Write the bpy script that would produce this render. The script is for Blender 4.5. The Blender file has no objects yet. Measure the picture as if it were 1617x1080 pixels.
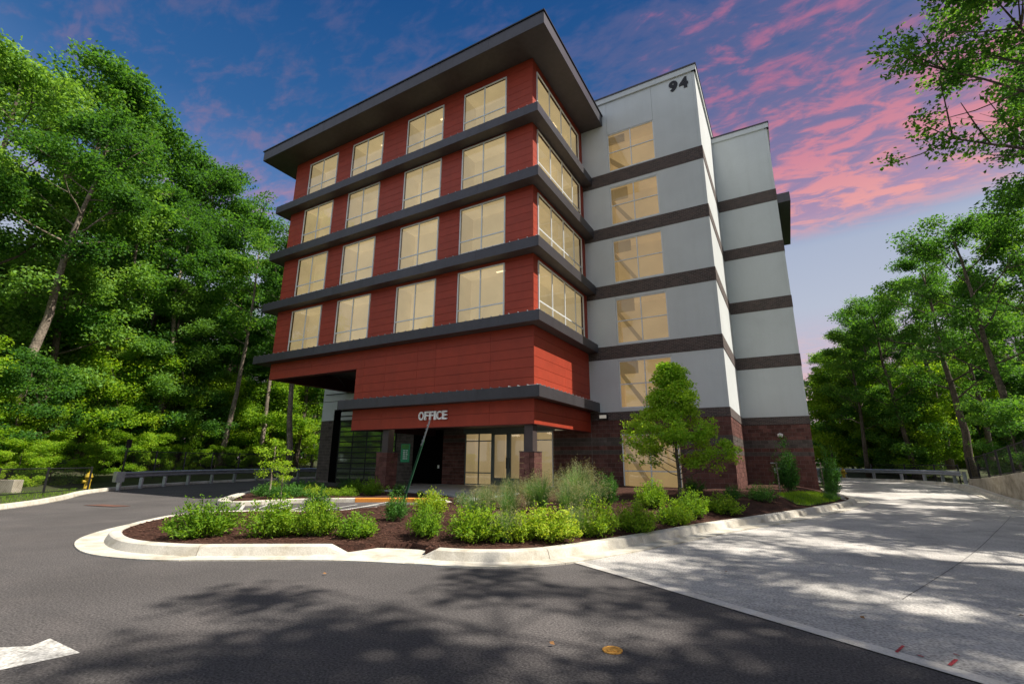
import bpy, math, random
import numpy as np
from mathutils import Vector, Matrix, noise as mnoise
from mathutils.geometry import delaunay_2d_cdt
rad = math.radians
scene = bpy.context.scene
random.seed(7); rng = np.random.default_rng(7)

# ------------------------------------------------------------------ camera
CAM_H = 1.55
R = Matrix(((0.86744518, 0.1166728, 0.4836593), (0.49749254, -0.21576422, -0.84020651), (0.00632712, 0.96944998, -0.24520748)))
cam_data = bpy.data.cameras.new('camera'); cam = bpy.data.objects.new('camera', cam_data)
scene.collection.objects.link(cam); scene.camera = cam
cam_data.sensor_width = 36.0; cam_data.lens = 744.2 / 1617 * 36; cam_data.clip_start = 0.05; cam_data.clip_end = 2000
cam.matrix_world = Matrix.Translation((0, 0, CAM_H)) @ R.to_4x4()

# ------------------------------------------------------------------ exposure, sun, sky
scene.view_settings.view_transform = 'Standard'; scene.view_settings.look = 'None'
scene.view_settings.gamma = 1; scene.view_settings.use_curve_mapping = False
scene.view_settings.exposure = 0.72
SUN_DIR = Vector((0.941 * math.cos(rad(57)), 0.339 * math.cos(rad(57)), math.sin(rad(57)))).normalized()
sd = bpy.data.lights.new('sun', 'SUN'); sd.energy = 5.0; sd.angle = rad(0.5); sd.color = (1.0, 0.93, 0.82)
so = bpy.data.objects.new('sun', sd); scene.collection.objects.link(so)
so.rotation_euler = SUN_DIR.to_track_quat('Z', 'Y').to_euler(); so.location = (20, 8, 40)

world = bpy.data.worlds.new('World'); scene.world = world; world.use_nodes = True
wt = world.node_tree; wn = wt.nodes; wl = wt.links; wn.clear()
def WN(t, **k):
    n = wn.new(t)
    for a, b in k.items(): setattr(n, a, b)
    return n
def srgb(r, g, b):
    f = lambda c: (c / 255 / 12.92) if c / 255 <= 0.04045 else ((c / 255 + 0.055) / 1.055) ** 2.4
    return (f(r), f(g), f(b), 1)
wout = WN('ShaderNodeOutputWorld'); wbg = WN('ShaderNodeBackground'); wbg.inputs['Strength'].default_value = 0.1
tc = WN('ShaderNodeTexCoord'); sep = WN('ShaderNodeSeparateXYZ'); wl.new(tc.outputs['Generated'], sep.inputs[0])
def wmath(op, a, b=None, c=None, clamp=False):
    n = WN('ShaderNodeMath', operation=op); n.use_clamp = clamp
    for i, v in enumerate((a, b, c)):
        if v is None: continue
        if isinstance(v, (int, float)): n.inputs[i].default_value = v
        else: wl.new(v, n.inputs[i])
    return n.outputs[0]
def ramp(nodes, links, fac, stops, interp='LINEAR'):
    n = nodes.new('ShaderNodeValToRGB'); n.color_ramp.interpolation = interp
    e = n.color_ramp.elements
    while len(e) < len(stops): e.new(0.5)
    for i, (p, c) in enumerate(stops):
        e[i].position = p; e[i].color = c if len(c) == 4 else (*c, 1)
    links.new(fac, n.inputs[0]); return n.outputs[0]
def wmix(fac, a, b, blend='MIX'):
    n = WN('ShaderNodeMix', data_type='RGBA', blend_type=blend)
    if isinstance(fac, (int, float)): n.inputs[0].default_value = fac
    else: wl.new(fac, n.inputs[0])
    for i, v in ((6, a), (7, b)):
        if isinstance(v, tuple): n.inputs[i].default_value = v
        else: wl.new(v, n.inputs[i])
    return n.outputs[2]
def wmap(v, a, b, c=0.0, d=1.0):
    n = WN('ShaderNodeMapRange', interpolation_type='SMOOTHSTEP')
    wl.new(v, n.inputs[0]); n.inputs[1].default_value = a; n.inputs[2].default_value = b
    n.inputs[3].default_value = c; n.inputs[4].default_value = d; return n.outputs[0]
zel = wmath('MAXIMUM', sep.outputs[2], 0.0)
grad = ramp(wn, wl, zel, [(0.0, srgb(215, 190, 200)), (0.14, srgb(200, 180, 198)), (0.27, srgb(184, 191, 208)), (0.37, srgb(172, 182, 204)), (0.46, srgb(92, 128, 184)),
                          (0.58, srgb(46, 98, 156)), (0.75, srgb(18, 76, 136)), (1.0, srgb(10, 50, 112))])
sky = WN('ShaderNodeTexSky', sky_type='NISHITA'); sky.sun_disc = False
sky.sun_elevation = rad(57); sky.sun_rotation = math.atan2(SUN_DIR.x, SUN_DIR.y)
sky.air_density = 1.0; sky.dust_density = 1.0
# cloud coordinates: the direction laid out on a plane overhead
zz = wmath('ADD', zel, 0.12)
cx = wmath('DIVIDE', sep.outputs[0], zz); cy = wmath('DIVIDE', sep.outputs[1], zz)
def cloud_noise(rot, sx, sy, scale, detail, dist, rough=0.55, off=0.0):
    comb = WN('ShaderNodeCombineXYZ'); wl.new(cx, comb.inputs[0]); wl.new(cy, comb.inputs[1]); comb.inputs[2].default_value = off
    mp = WN('ShaderNodeMapping'); mp.inputs['Rotation'].default_value = (0, 0, rot); mp.inputs['Scale'].default_value = (sx, sy, 1)
    wl.new(comb.outputs[0], mp.inputs[0])
    n = WN('ShaderNodeTexNoise'); n.inputs['Scale'].default_value = scale; n.inputs['Detail'].default_value = detail
    n.inputs['Roughness'].default_value = rough; n.inputs['Distortion'].default_value = dist
    wl.new(mp.outputs[0], n.inputs['Vector']); return n.outputs[0]
n1 = cloud_noise(rad(-28), 0.85, 1.25, 3.4, 6, 0.35, 0.55, 3.1)
n2 = cloud_noise(rad(-30), 0.75, 1.4, 11, 8, 0.5, 0.6, 8.7)
# more cloud toward +X, thinning toward -X
side = wmath('ADD', wmath('MULTIPLY', sep.outputs[0], 0.84), wmath('MULTIPLY', sep.outputs[1], 0.54))
cov = wmap(side, 0.0, 0.5)
cov = wmath('MULTIPLY', cov, wmap(zel, 1.0, 0.62))
cover = wmath('ADD', wmath('MULTIPLY', cov, 0.21), wmath('ADD', wmath('MULTIPLY', wmap(zel, 0.62, 0.40), 0.035), -0.115))
n3 = cloud_noise(rad(-35), 0.8, 1.5, 27, 6, 0.3, 0.6, 1.3)
m1 = wmath('ADD', wmath('ADD', wmath('MULTIPLY', n1, 0.30), wmath('MULTIPLY', n2, 0.48)), wmath('MULTIPLY', n3, 0.22))
m = wmath('ADD', m1, cover)
veil = wmap(m, 0.36, 0.54)               # mauve veil
pink = wmath('MULTIPLY', wmap(m, 0.52, 0.66), wmap(n2, 0.36, 0.56))               # lit pink cloud
pinkcol = ramp(wn, wl, zel, [(0.0, srgb(250, 205, 190)), (0.22, srgb(250, 185, 175)), (0.42, srgb(248, 166, 156)), (0.50, srgb(228, 140, 150)), (0.62, srgb(190, 112, 142)), (1.0, srgb(150, 92, 140))])
veilcol = ramp(wn, wl, zel, [(0.0, srgb(200, 180, 200)), (0.42, srgb(178, 142, 172)), (0.53, srgb(132, 118, 156)), (0.66, srgb(88, 98, 144)), (1.0, srgb(50, 66, 130))])
low = wmap(zel, 0.375, 0.425)              # the clear pale strip under the cloud deck
veil = wmath('MULTIPLY', veil, wmath('MULTIPLY', low, 0.85)); pink = wmath('MULTIPLY', pink, wmath('MULTIPLY', low, 0.80))
skycol = wmix(veil, grad, veilcol); skycol = wmix(pink, skycol, pinkcol)
lowpink = wmath('MULTIPLY', wmap(m1, 0.42, 0.62), wmath('MULTIPLY', wmap(zel, 0.26, 0.15), cov))
skycol = wmix(wmath('MULTIPLY', lowpink, 0.6), skycol, srgb(245, 190, 180))
# the far half of the sky (behind the camera) is bright broken cloud, as the window reflections show
back = wmath('MULTIPLY', sep.outputs[1], -1.0)
backm = wmath('MULTIPLY', wmap(back, -0.15, 0.75), 1.0)
SKY_UNIT = WN('ShaderNodeVectorMath', operation='SCALE'); wl.new(skycol, SKY_UNIT.inputs[0]); SKY_UNIT.inputs[3].default_value = 6.1
cloudwhite = WN('ShaderNodeVectorMath', operation='SCALE'); cloudwhite.inputs[0].default_value = (0.80, 0.86, 1.0); cloudwhite.inputs[3].default_value = 5.6
tot = wmix(0.05, SKY_UNIT.outputs[0], sky.outputs[0])
tot = wmix(backm, tot, cloudwhite.outputs[0])
wl.new(tot, wbg.inputs['Color']); wl.new(wbg.outputs[0], wout.inputs[0])

# ------------------------------------------------------------------ materials
MATS = {}
def mat(name, col, rough=0.8, var=0.12, scale=3.0, fine=None, bump=0.0, bscale=60.0, metal=0.0, spec=0.3, emit=None, estr=0.0, coat=0.0, col2=None, stain=None, isl=0.0, streak=0.0):
    """procedural surface: base colour with broad and fine variation, optional stains and bump"""
    if name in MATS: return MATS[name]
    m = bpy.data.materials.new(name); m.use_nodes = True; nt = m.node_tree; N, L = nt.nodes, nt.links
    b = N['Principled BSDF']; b.inputs['Roughness'].default_value = rough; b.inputs['Metallic'].default_value = metal
    b.inputs['Specular IOR Level'].default_value = spec
    tcn = N.new('ShaderNodeTexCoord'); geo = N.new('ShaderNodeNewGeometry')
    vec = geo.outputs['Position']
    n1 = N.new('ShaderNodeTexNoise'); n1.inputs['Scale'].default_value = scale; n1.inputs['Detail'].default_value = 6; L.new(vec, n1.inputs['Vector'])
    c = Vector(col[:3]); c2 = Vector(col2[:3]) if col2 else c * (1 + var)
    lo = c * (1 - var) if not col2 else c
    out = ramp(N, L, n1.outputs[0], [(0.3, tuple(lo)), (0.7, tuple(c2))])
    if fine:
        n2 = N.new('ShaderNodeTexNoise'); n2.inputs['Scale'].default_value = fine[0]; n2.inputs['Detail'].default_value = 3; L.new(vec, n2.inputs['Vector'])
        r2 = ramp(N, L, n2.outputs[0], [(0.35, (1 - fine[1],) * 3), (0.65, (1 + fine[1],) * 3)])
        mx = N.new('ShaderNodeMix'); mx.data_type = 'RGBA'; mx.blend_type = 'MULTIPLY'; mx.inputs[0].default_value = 1; mx.clamp_result = False
        L.new(out, mx.inputs[6]); L.new(r2, mx.inputs[7]); out = mx.outputs[2]
    if stain:
        n3 = N.new('ShaderNodeTexNoise'); n3.inputs['Scale'].default_value = stain[0]; n3.inputs['Detail'].default_value = 8; n3.inputs['Roughness'].default_value = 0.65; n3.inputs['Distortion'].default_value = 0.6; L.new(vec, n3.inputs['Vector'])
        r3 = ramp(N, L, n3.outputs[0], [(0.45, (1, 1, 1)), (0.72, tuple(stain[1]))])
        mx = N.new('ShaderNodeMix'); mx.data_type = 'RGBA'; mx.blend_type = 'MULTIPLY'; mx.inputs[0].default_value = 1
        L.new(out, mx.inputs[6]); L.new(r3, mx.inputs[7]); out = mx.outputs[2]
    if streak:
        mp = N.new('ShaderNodeMapping'); mp.inputs['Scale'].default_value = (2.2, 2.2, .16); L.new(vec, mp.inputs[0])
        n5 = N.new('ShaderNodeTexNoise'); n5.inputs['Scale'].default_value = 1.0; n5.inputs['Detail'].default_value = 7; n5.inputs['Roughness'].default_value = .7; L.new(mp.outputs[0], n5.inputs['Vector'])
        r5 = ramp(N, L, n5.outputs[0], [(0.48, (1, 1, 1)), (0.75, (1 - streak, 1 - streak, 1 - streak * 1.15))])
        mx = N.new('ShaderNodeMix'); mx.data_type = 'RGBA'; mx.blend_type = 'MULTIPLY'; mx.inputs[0].default_value = 1
        L.new(out, mx.inputs[6]); L.new(r5, mx.inputs[7]); out = mx.outputs[2]
    if isl:
        oi = N.new('ShaderNodeObjectInfo'); ad = N.new('ShaderNodeMath'); ad.operation = 'ADD'; L.new(oi.outputs['Random'], ad.inputs[0]); L.new(geo.outputs['Random Per Island'], ad.inputs[1])
        fr_ = N.new('ShaderNodeMath'); fr_.operation = 'FRACT'; L.new(ad.outputs[0], fr_.inputs[0])
        r4 = ramp(N, L, fr_.outputs[0], [(0, (1 - isl,) * 3), (1, (1 + isl,) * 3)])
        mx = N.new('ShaderNodeMix'); mx.data_type = 'RGBA'; mx.blend_type = 'MULTIPLY'; mx.inputs[0].default_value = 1; mx.clamp_result = False
        L.new(out, mx.inputs[6]); L.new(r4, mx.inputs[7]); out = mx.outputs[2]
    L.new(out, b.inputs['Base Color'])
    if bump:
        n4 = N.new('ShaderNodeTexNoise'); n4.inputs['Scale'].default_value = bscale; n4.inputs['Detail'].default_value = 4; L.new(vec, n4.inputs['Vector'])
        bp = N.new('ShaderNodeBump'); bp.inputs['Strength'].default_value = bump; bp.inputs['Distance'].default_value = 0.02
        L.new(n4.outputs[0], bp.inputs['Height']); L.new(bp.outputs[0], b.inputs['Normal'])
    if emit:
        b.inputs['Emission Color'].default_value = (*emit[:3], 1); b.inputs['Emission Strength'].default_value = estr
    if coat: b.inputs['Coat Weight'].default_value = coat; b.inputs['Coat Roughness'].default_value = 0.03
    MATS[name] = m; return m

def leaf_mat(name, stops, trans=0.4, rough=0.6, spec=0.18):
    m = bpy.data.materials.new(name); m.use_nodes = True; nt = m.node_tree; N, L = nt.nodes, nt.links
    b = N['Principled BSDF']; b.inputs['Roughness'].default_value = rough; b.inputs['Specular IOR Level'].default_value = spec
    geo = N.new('ShaderNodeNewGeometry'); oi = N.new('ShaderNodeObjectInfo')
    nz = N.new('ShaderNodeTexNoise'); nz.inputs['Scale'].default_value = 0.35; L.new(geo.outputs['Position'], nz.inputs['Vector'])
    a = N.new('ShaderNodeMath'); a.operation = 'MULTIPLY_ADD'; L.new(geo.outputs['Random Per Island'], a.inputs[0]); a.inputs[1].default_value = 0.5
    a2 = N.new('ShaderNodeMath'); a2.operation = 'MULTIPLY_ADD'; L.new(nz.outputs[0], a2.inputs[0]); a2.inputs[1].default_value = 0.9; a2.inputs[2].default_value = -0.28
    a3 = N.new('ShaderNodeMath'); a3.operation = 'MULTIPLY_ADD'; L.new(oi.outputs['Random'], a3.inputs[0]); a3.inputs[1].default_value = 0.35; L.new(a2.outputs[0], a3.inputs[2])
    L.new(a3.outputs[0], a.inputs[2])
    col = ramp(N, L, a.outputs[0], stops); L.new(col, b.inputs['Base Color'])
    tr = N.new('ShaderNodeBsdfTranslucent'); tcol = N.new('ShaderNodeMix'); tcol.data_type = 'RGBA'; tcol.blend_type = 'MULTIPLY'; tcol.inputs[0].default_value = 1
    L.new(col, tcol.inputs[6]); tcol.inputs[7].default_value = (1.6, 1.5, 0.6, 1); L.new(tcol.outputs[2], tr.inputs[0])
    ms = N.new('ShaderNodeMixShader'); ms.inputs[0].default_value = trans
    L.new(b.outputs[0], ms.inputs[1]); L.new(tr.outputs[0], ms.inputs[2]); L.new(ms.outputs[0], N['Material Output'].inputs[0])
    MATS[name] = m; return m

def pane_mat(name, base, est):
    """lit room behind reflective tan glass"""
    m = bpy.data.materials.new(name); m.use_nodes = True; nt = m.node_tree; N, L = nt.nodes, nt.links
    b = N['Principled BSDF']; b.inputs['Roughness'].default_value = 0.5
    geo = N.new('ShaderNodeNewGeometry'); oi = N.new('ShaderNodeObjectInfo')
    mp = N.new('ShaderNodeMapping'); mp.inputs['Scale'].default_value = (1, 1, 0.45); L.new(geo.outputs['Position'], mp.inputs[0])
    nz = N.new('ShaderNodeTexNoise'); nz.inputs['Scale'].default_value = 0.9; nz.inputs['Detail'].default_value = 2; L.new(mp.outputs[0], nz.inputs['Vector'])
    ad = N.new('ShaderNodeMath'); ad.operation = 'MULTIPLY_ADD'; L.new(oi.outputs['Random'], ad.inputs[0]); ad.inputs[1].default_value = 0.35; L.new(nz.outputs[0], ad.inputs[2])
    c = Vector(base[:3])
    col = ramp(N, L, ad.outputs[0], [(0.3, tuple(c * 0.82)), (1.0, tuple(c * 1.15))])
    L.new(col, b.inputs['Base Color']); L.new(col, b.inputs['Emission Color']); b.inputs['Emission Strength'].default_value = est * .8
    b.inputs['Coat Weight'].default_value = 1.0; b.inputs['Coat Roughness'].default_value = 0.02; b.inputs['Coat IOR'].default_value = 1.6
    bp = N.new('ShaderNodeBump'); bp.inputs['Strength'].default_value = 0.05; bp.inputs['Distance'].default_value = 0.02
    nb = N.new('ShaderNodeTexNoise'); nb.inputs['Scale'].default_value = 1.2; L.new(geo.outputs['Position'], nb.inputs['Vector']); L.new(nb.outputs[0], bp.inputs['Height'])
    L.new(bp.outputs[0], b.inputs['Coat Normal'])
    MATS[name] = m; return m

def brick_mat(name, c1, c2, mortar, axis):
    m = bpy.data.materials.new(name); m.use_nodes = True; nt = m.node_tree; N, L = nt.nodes, nt.links
    b = N['Principled BSDF']; b.inputs['Roughness'].default_value = 0.9
    geo = N.new('ShaderNodeNewGeometry'); sp = N.new('ShaderNodeSeparateXYZ'); L.new(geo.outputs['Position'], sp.inputs[0])
    cb = N.new('ShaderNodeCombineXYZ'); L.new(sp.outputs[0 if axis == 'x' else 1], cb.inputs[0]); L.new(sp.outputs[2], cb.inputs[1])
    br = N.new('ShaderNodeTexBrick'); br.inputs['Scale'].default_value = 1; br.inputs['Brick Width'].default_value = 0.21; br.inputs['Row Height'].default_value = 0.074
    br.inputs['Mortar Size'].default_value = 0.008; br.inputs['Color1'].default_value = (*c1, 1); br.inputs['Color2'].default_value = (*c2, 1); br.inputs['Mortar'].default_value = (*mortar, 1)
    L.new(cb.outputs[0], br.inputs[0]); L.new(br.outputs[0], b.inputs['Base Color'])
    bp = N.new('ShaderNodeBump'); bp.invert = True; bp.inputs['Distance'].default_value = 0.01; bp.inputs['Strength'].default_value = 0.8
    L.new(br.outputs['Fac'], bp.inputs['Height']); L.new(bp.outputs[0], b.inputs['Normal'])
    MATS[name] = m; return m

def asphalt_mat():
    m = mat('asphalt', (0.074, 0.068, 0.067), 0.88, 0.16, 0.5, fine=(48, 0.5), bump=0.5, bscale=90, spec=0.35, stain=(0.8, (1.25, 1.22, 1.2)))
    N, L = m.node_tree.nodes, m.node_tree.links; b = N['Principled BSDF']
    src = b.inputs['Base Color'].links[0].from_socket
    geo = N.new('ShaderNodeNewGeometry'); v = N.new('ShaderNodeTexVoronoi'); v.inputs['Scale'].default_value = 45; L.new(geo.outputs['Position'], v.inputs['Vector'])
    r = ramp(N, L, v.outputs['Distance'], [(0.10, (0.16, 0.15, 0.14)), (0.2, (0, 0, 0))])
    sep = N.new('ShaderNodeSeparateColor'); L.new(v.outputs['Color'], sep.inputs[0])
    lt = N.new('ShaderNodeMath'); lt.operation = 'GREATER_THAN'; lt.inputs[1].default_value = 0.72; L.new(sep.outputs[0], lt.inputs[0])
    mx = N.new('ShaderNodeMix'); mx.data_type = 'RGBA'; mx.blend_type = 'ADD'; L.new(lt.outputs[0], mx.inputs[0]); L.new(src, mx.inputs[6]); L.new(r, mx.inputs[7])
    L.new(mx.outputs[2], b.inputs['Base Color']); return m

mat_asphalt = asphalt_mat()
mat_drive = mat('driveway_concrete', (0.46, 0.44, 0.41), 0.9, 0.14, 0.7, fine=(38, 0.30), bump=0.7, bscale=55, stain=(1.1, (0.62, 0.63, 0.65)))
mat_ribbon = mat('ribbon_concrete', (0.60, 0.57, 0.52), 0.9, 0.08, 2, fine=(60, 0.1), bump=0.2, stain=(2.5, (0.75, 0.73, 0.7)))
mat_kerb = mat('kerb_concrete', (0.55, 0.52, 0.45), 0.9, 0.08, 1.3, fine=(45, 0.10), bump=0.25, stain=(2.2, (0.62, 0.58, 0.50)))
mat_slab = mat('slab_concrete', (0.34, 0.34, 0.34), 0.85, 0.08, 1.5, fine=(40, 0.08), bump=0.15)
mat_wallconc = mat('retaining_concrete', (0.42, 0.38, 0.30), 0.9, 0.15, 0.8, fine=(20, 0.12), bump=0.3, bscale=20, stain=(1.8, (0.45, 0.42, 0.36)))
mat_mulch = mat('bark_mulch', (0.028, 0.014, 0.010), 0.95, 0.3, 5, fine=(70, 0.7), bump=1.0, bscale=70, col2=(0.075, 0.034, 0.024), spec=0.15)
mat_chip = mat('bark_chip', (0.05, 0.024, 0.017), 0.9, 0.4, 30, col2=(0.13, 0.065, 0.045), spec=0.15)
mat_soil = mat('forest_soil', (0.035, 0.03, 0.018), 0.95, 0.3, 1.2, fine=(12, 0.5), bump=0.8, bscale=10, col2=(0.05, 0.07, 0.02))
mat_lawn = mat('lawn', (0.05, 0.09, 0.02), 0.95, 0.3, 2, fine=(60, 0.5), bump=1, bscale=80, col2=(0.10, 0.12, 0.03))
mat_white = mat('white_paint', (0.50, 0.49, 0.46), 0.85, 0.10, 3, fine=(45, 0.3), stain=(9, (0.45, 0.44, 0.43)))
mat_blue = mat('blue_paint', (0.05, 0.20, 0.55), 0.8, 0.08, 4, fine=(40, 0.1))
mat_orange = mat('orange_paint', (0.62, 0.24, 0.04), 0.8, 0.1, 4, fine=(40, 0.12))
mat_redspray = mat('red_spray_paint', (0.40, 0.05, 0.06), 0.8, 0.35, 25, fine=(70, .5))
mat_redclad = mat('red_cladding', (0.34, 0.043, 0.019), 0.55, 0.06, 0.8, isl=.05, streak=.14, fine=(3, 0.05), spec=0.35)
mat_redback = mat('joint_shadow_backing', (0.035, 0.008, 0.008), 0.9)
mat_metal = mat('dark_bronze_metal', (0.056, 0.053, 0.062), 0.45, 0.08, 1.5, isl=.08, streak=.2, fine=(8, 0.06), metal=0.25, spec=0.5)
mat_soffit = mat('soffit_panel', (0.075, 0.062, 0.060), 0.6, 0.1, 0.8, fine=(5, 0.08), spec=0.4)
mat_roofmetal = mat('standing_seam_metal', (0.36, 0.37, 0.38), 0.4, 0.08, 2, metal=0.5, spec=0.5)
mat_stucco = mat('grey_stucco', (0.57, 0.60, 0.60), 0.92, 0.035, 0.35, streak=.05, fine=(30, 0.03), bump=0.25, bscale=45, stain=(0.5, (0.93, 0.93, 0.93)))
mat_frame = mat('aluminium_frame', (0.66, 0.69, 0.70), 0.4, 0.04, 3, metal=0.0, spec=0.5)
mat_store = mat('storefront_frame', (0.11, 0.13, 0.135), 0.4, 0.05, 3, metal=0.4, spec=0.5)
mat_blockred = mat('red_block', (0.125, 0.058, 0.048), 0.95, 0.25, 4, isl=.28, fine=(25, 0.22), bump=0.8, bscale=30, spec=0.15)
mat_blockgrey = mat('grey_block', (0.095, 0.080, 0.070), 0.95, 0.2, 4, isl=.22, fine=(25, 0.2), bump=0.8, bscale=30, spec=0.15)
mat_mortar = mat('mortar', (0.20, 0.165, 0.15), 0.95, 0.15, 8, fine=(30, 0.1))
mat_brick = {'x': brick_mat('brick_band_front', (0.045, 0.034, 0.031), (0.10, 0.068, 0.058), (0.17, 0.15, 0.14), 'x'),
             'y': brick_mat('brick_band_side', (0.045, 0.034, 0.031), (0.10, 0.068, 0.058), (0.17, 0.15, 0.14), 'y')}
mat_steelcol = mat('steel_column_cladding', (0.075, 0.060, 0.058), 0.5, 0.08, 2, metal=0.2)
mat_black = mat('black_interior', (0.004, 0.004, 0.004), 0.95, spec=0.0)
mat_blackmetal = mat('black_metal', (0.012, 0.012, 0.013), 0.5, 0.1, 4, spec=0.5)
mat_galv = mat('galvanised_steel', (0.40, 0.43, 0.45), 0.45, 0.12, 3, fine=(20, 0.1), metal=0.6)
mat_postwood = mat('weathered_post', (0.30, 0.29, 0.27), 0.9, 0.15, 5, fine=(30, 0.2))
mat_greenpost = mat('green_sign_post', (0.025, 0.11, 0.055), 0.5, 0.15, 3, spec=0.4)
mat_yellow = mat('hydrant_yellow', (0.36, 0.25, 0.02), 0.5, 0.1, 5)
mat_letter = mat('letter_face', (0.88, 0.88, 0.86), 0.4, 0.02, 3)
mat_number = mat('number_black', (0.008, 0.009, 0.012), 0.4, 0.02, 3)
mat_lamp = mat('lamp_diffuser', (0.9, 0.85, 0.75), 0.4, emit=(1.0, 0.82, 0.58), estr=3.0)
mat_lampoff = mat('lamp_lens', (0.5, 0.48, 0.42), 0.3, emit=(1.0, 0.9, 0.75), estr=0.12)
mat_stone = mat('river_stone', (0.38, 0.36, 0.32), 0.9, 0.35, 9)
mat_bark = mat('bark', (0.10, 0.08, 0.06), 0.95, 0.35, 3, fine=(14, 0.4), bump=1.0, bscale=14)
mat_barkpale = mat('pale_bark', (0.22, 0.18, 0.14), 0.95, 0.35, 2, fine=(10, 0.4), bump=1.0, bscale=12)
mat_rust = mat('rusty_cover', (0.50, 0.25, 0.05), 0.8, 0.35, 25, fine=(60, 0.3), bump=0.6)
mat_signgreen = mat('sign_green', (0.02, 0.14, 0.07), 0.5, emit=(0.02, 0.14, 0.07), estr=0.15)
mat_glassdoor = mat('dark_glass', (0.34, 0.40, 0.28), 0.06, 0.1, 1, metal=.85, spec=1.0)
def glass_mat(name, tint):
    m = bpy.data.materials.new(name); m.use_nodes = True; nt = m.node_tree; N, L = nt.nodes, nt.links; N.remove(N['Principled BSDF'])
    tr = N.new('ShaderNodeBsdfTransparent'); tr.inputs[0].default_value = (*tint, 1); gl = N.new('ShaderNodeBsdfGlossy'); gl.inputs['Roughness'].default_value = .02
    fr = N.new('ShaderNodeFresnel'); fr.inputs[0].default_value = 1.7; geo = N.new('ShaderNodeNewGeometry'); nb = N.new('ShaderNodeTexNoise'); nb.inputs['Scale'].default_value = .9; L.new(geo.outputs['Position'], nb.inputs['Vector'])
    bp = N.new('ShaderNodeBump'); bp.inputs['Strength'].default_value = .06; bp.inputs['Distance'].default_value = .03; L.new(nb.outputs[0], bp.inputs['Height']); L.new(bp.outputs[0], gl.inputs['Normal'])
    bf = N.new('ShaderNodeMath'); bf.operation = 'SUBTRACT'; bf.inputs[0].default_value = 1; L.new(geo.outputs['Backfacing'], bf.inputs[1])
    ff = N.new('ShaderNodeMath'); ff.operation = 'MULTIPLY'; L.new(fr.outputs[0], ff.inputs[0]); L.new(bf.outputs[0], ff.inputs[1])
    mx = N.new('ShaderNodeMixShader'); L.new(ff.outputs[0], mx.inputs[0]); L.new(tr.outputs[0], mx.inputs[1]); L.new(gl.outputs[0], mx.inputs[2]); L.new(mx.outputs[0], N['Material Output'].inputs[0])
    MATS[name] = m; return m
def glow_room_mat(name, col, e):  # room lamps' light put into the surfaces as glow, toned per plane
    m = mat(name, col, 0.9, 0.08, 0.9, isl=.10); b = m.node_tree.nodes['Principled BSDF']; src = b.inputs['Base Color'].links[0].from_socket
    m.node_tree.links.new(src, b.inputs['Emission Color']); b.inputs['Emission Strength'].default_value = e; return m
ROOM = {k: [glow_room_mat(k + '_room_wall', c, e), glow_room_mat(k + '_room_ceiling', tuple(v * 1.12 for v in c), e * .85), glow_room_mat(k + '_room_side', tuple(v * .9 for v in c), e * .9), mat(k + '_room_lamp', (.9, .85, .7), emit=(1, .88, .68), estr=.8), glow_room_mat(k + '_room_stair', tuple(v * .62 for v in c), e * .8)]
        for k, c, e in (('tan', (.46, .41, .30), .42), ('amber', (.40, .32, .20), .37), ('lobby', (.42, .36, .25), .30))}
pane_front = pane_mat('lit_glass', (0.56, 0.43, 0.25), 0.42)
pane_side = pane_mat('lit_glass_side', (0.50, 0.37, 0.19), 0.42)
pane_grey = pane_mat('amber_glass', (0.48, 0.33, 0.16), 0.42)
pane_store = pane_mat('storefront_glass', (0.50, 0.38, 0.21), 0.40)
glass = glass_mat('window_glass', (.98, .93, .82))
STYLE = {'lit_glass': 'tan', 'lit_glass_side': 'tan', 'amber_glass': 'amber', 'storefront_glass': 'lobby'}
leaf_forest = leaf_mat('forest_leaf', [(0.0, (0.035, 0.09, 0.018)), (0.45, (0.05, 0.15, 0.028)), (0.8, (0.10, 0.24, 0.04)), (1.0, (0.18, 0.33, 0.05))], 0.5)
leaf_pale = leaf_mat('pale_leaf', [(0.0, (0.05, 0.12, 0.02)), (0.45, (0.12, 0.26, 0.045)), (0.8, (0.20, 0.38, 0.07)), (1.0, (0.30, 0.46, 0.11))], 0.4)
leaf_under = leaf_mat('understory_leaf', [(0.0, (0.03, 0.09, 0.008)), (0.45, (0.14, 0.29, 0.02)), (0.8, (0.29, 0.45, 0.035)), (1.0, (0.38, 0.52, 0.05))], 0.5)
leaf_shrub = leaf_mat('shrub_leaf', [(0.0, (0.05, 0.14, 0.012)), (0.4, (0.13, 0.27, 0.02)), (0.8, (0.27, 0.41, 0.03)), (1.0, (0.44, 0.52, 0.06))], 0.42)
leaf_dark = leaf_mat('dark_shrub_leaf', [(0.0, (0.02, 0.07, 0.012)), (0.5, (0.05, 0.16, 0.025)), (1.0, (0.12, 0.28, 0.05))], 0.35)
leaf_grass = leaf_mat('grass_blade', [(0.0, (0.04, 0.11, 0.03)), (0.5, (0.09, 0.20, 0.06)), (1.0, (0.20, 0.32, 0.11))], 0.3)
leaf_plume = leaf_mat('grass_plume', [(0.0, (0.16, 0.16, 0.08)), (0.5, (0.26, 0.27, 0.14)), (1.0, (0.40, 0.36, 0.22))], 0.3)

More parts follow.
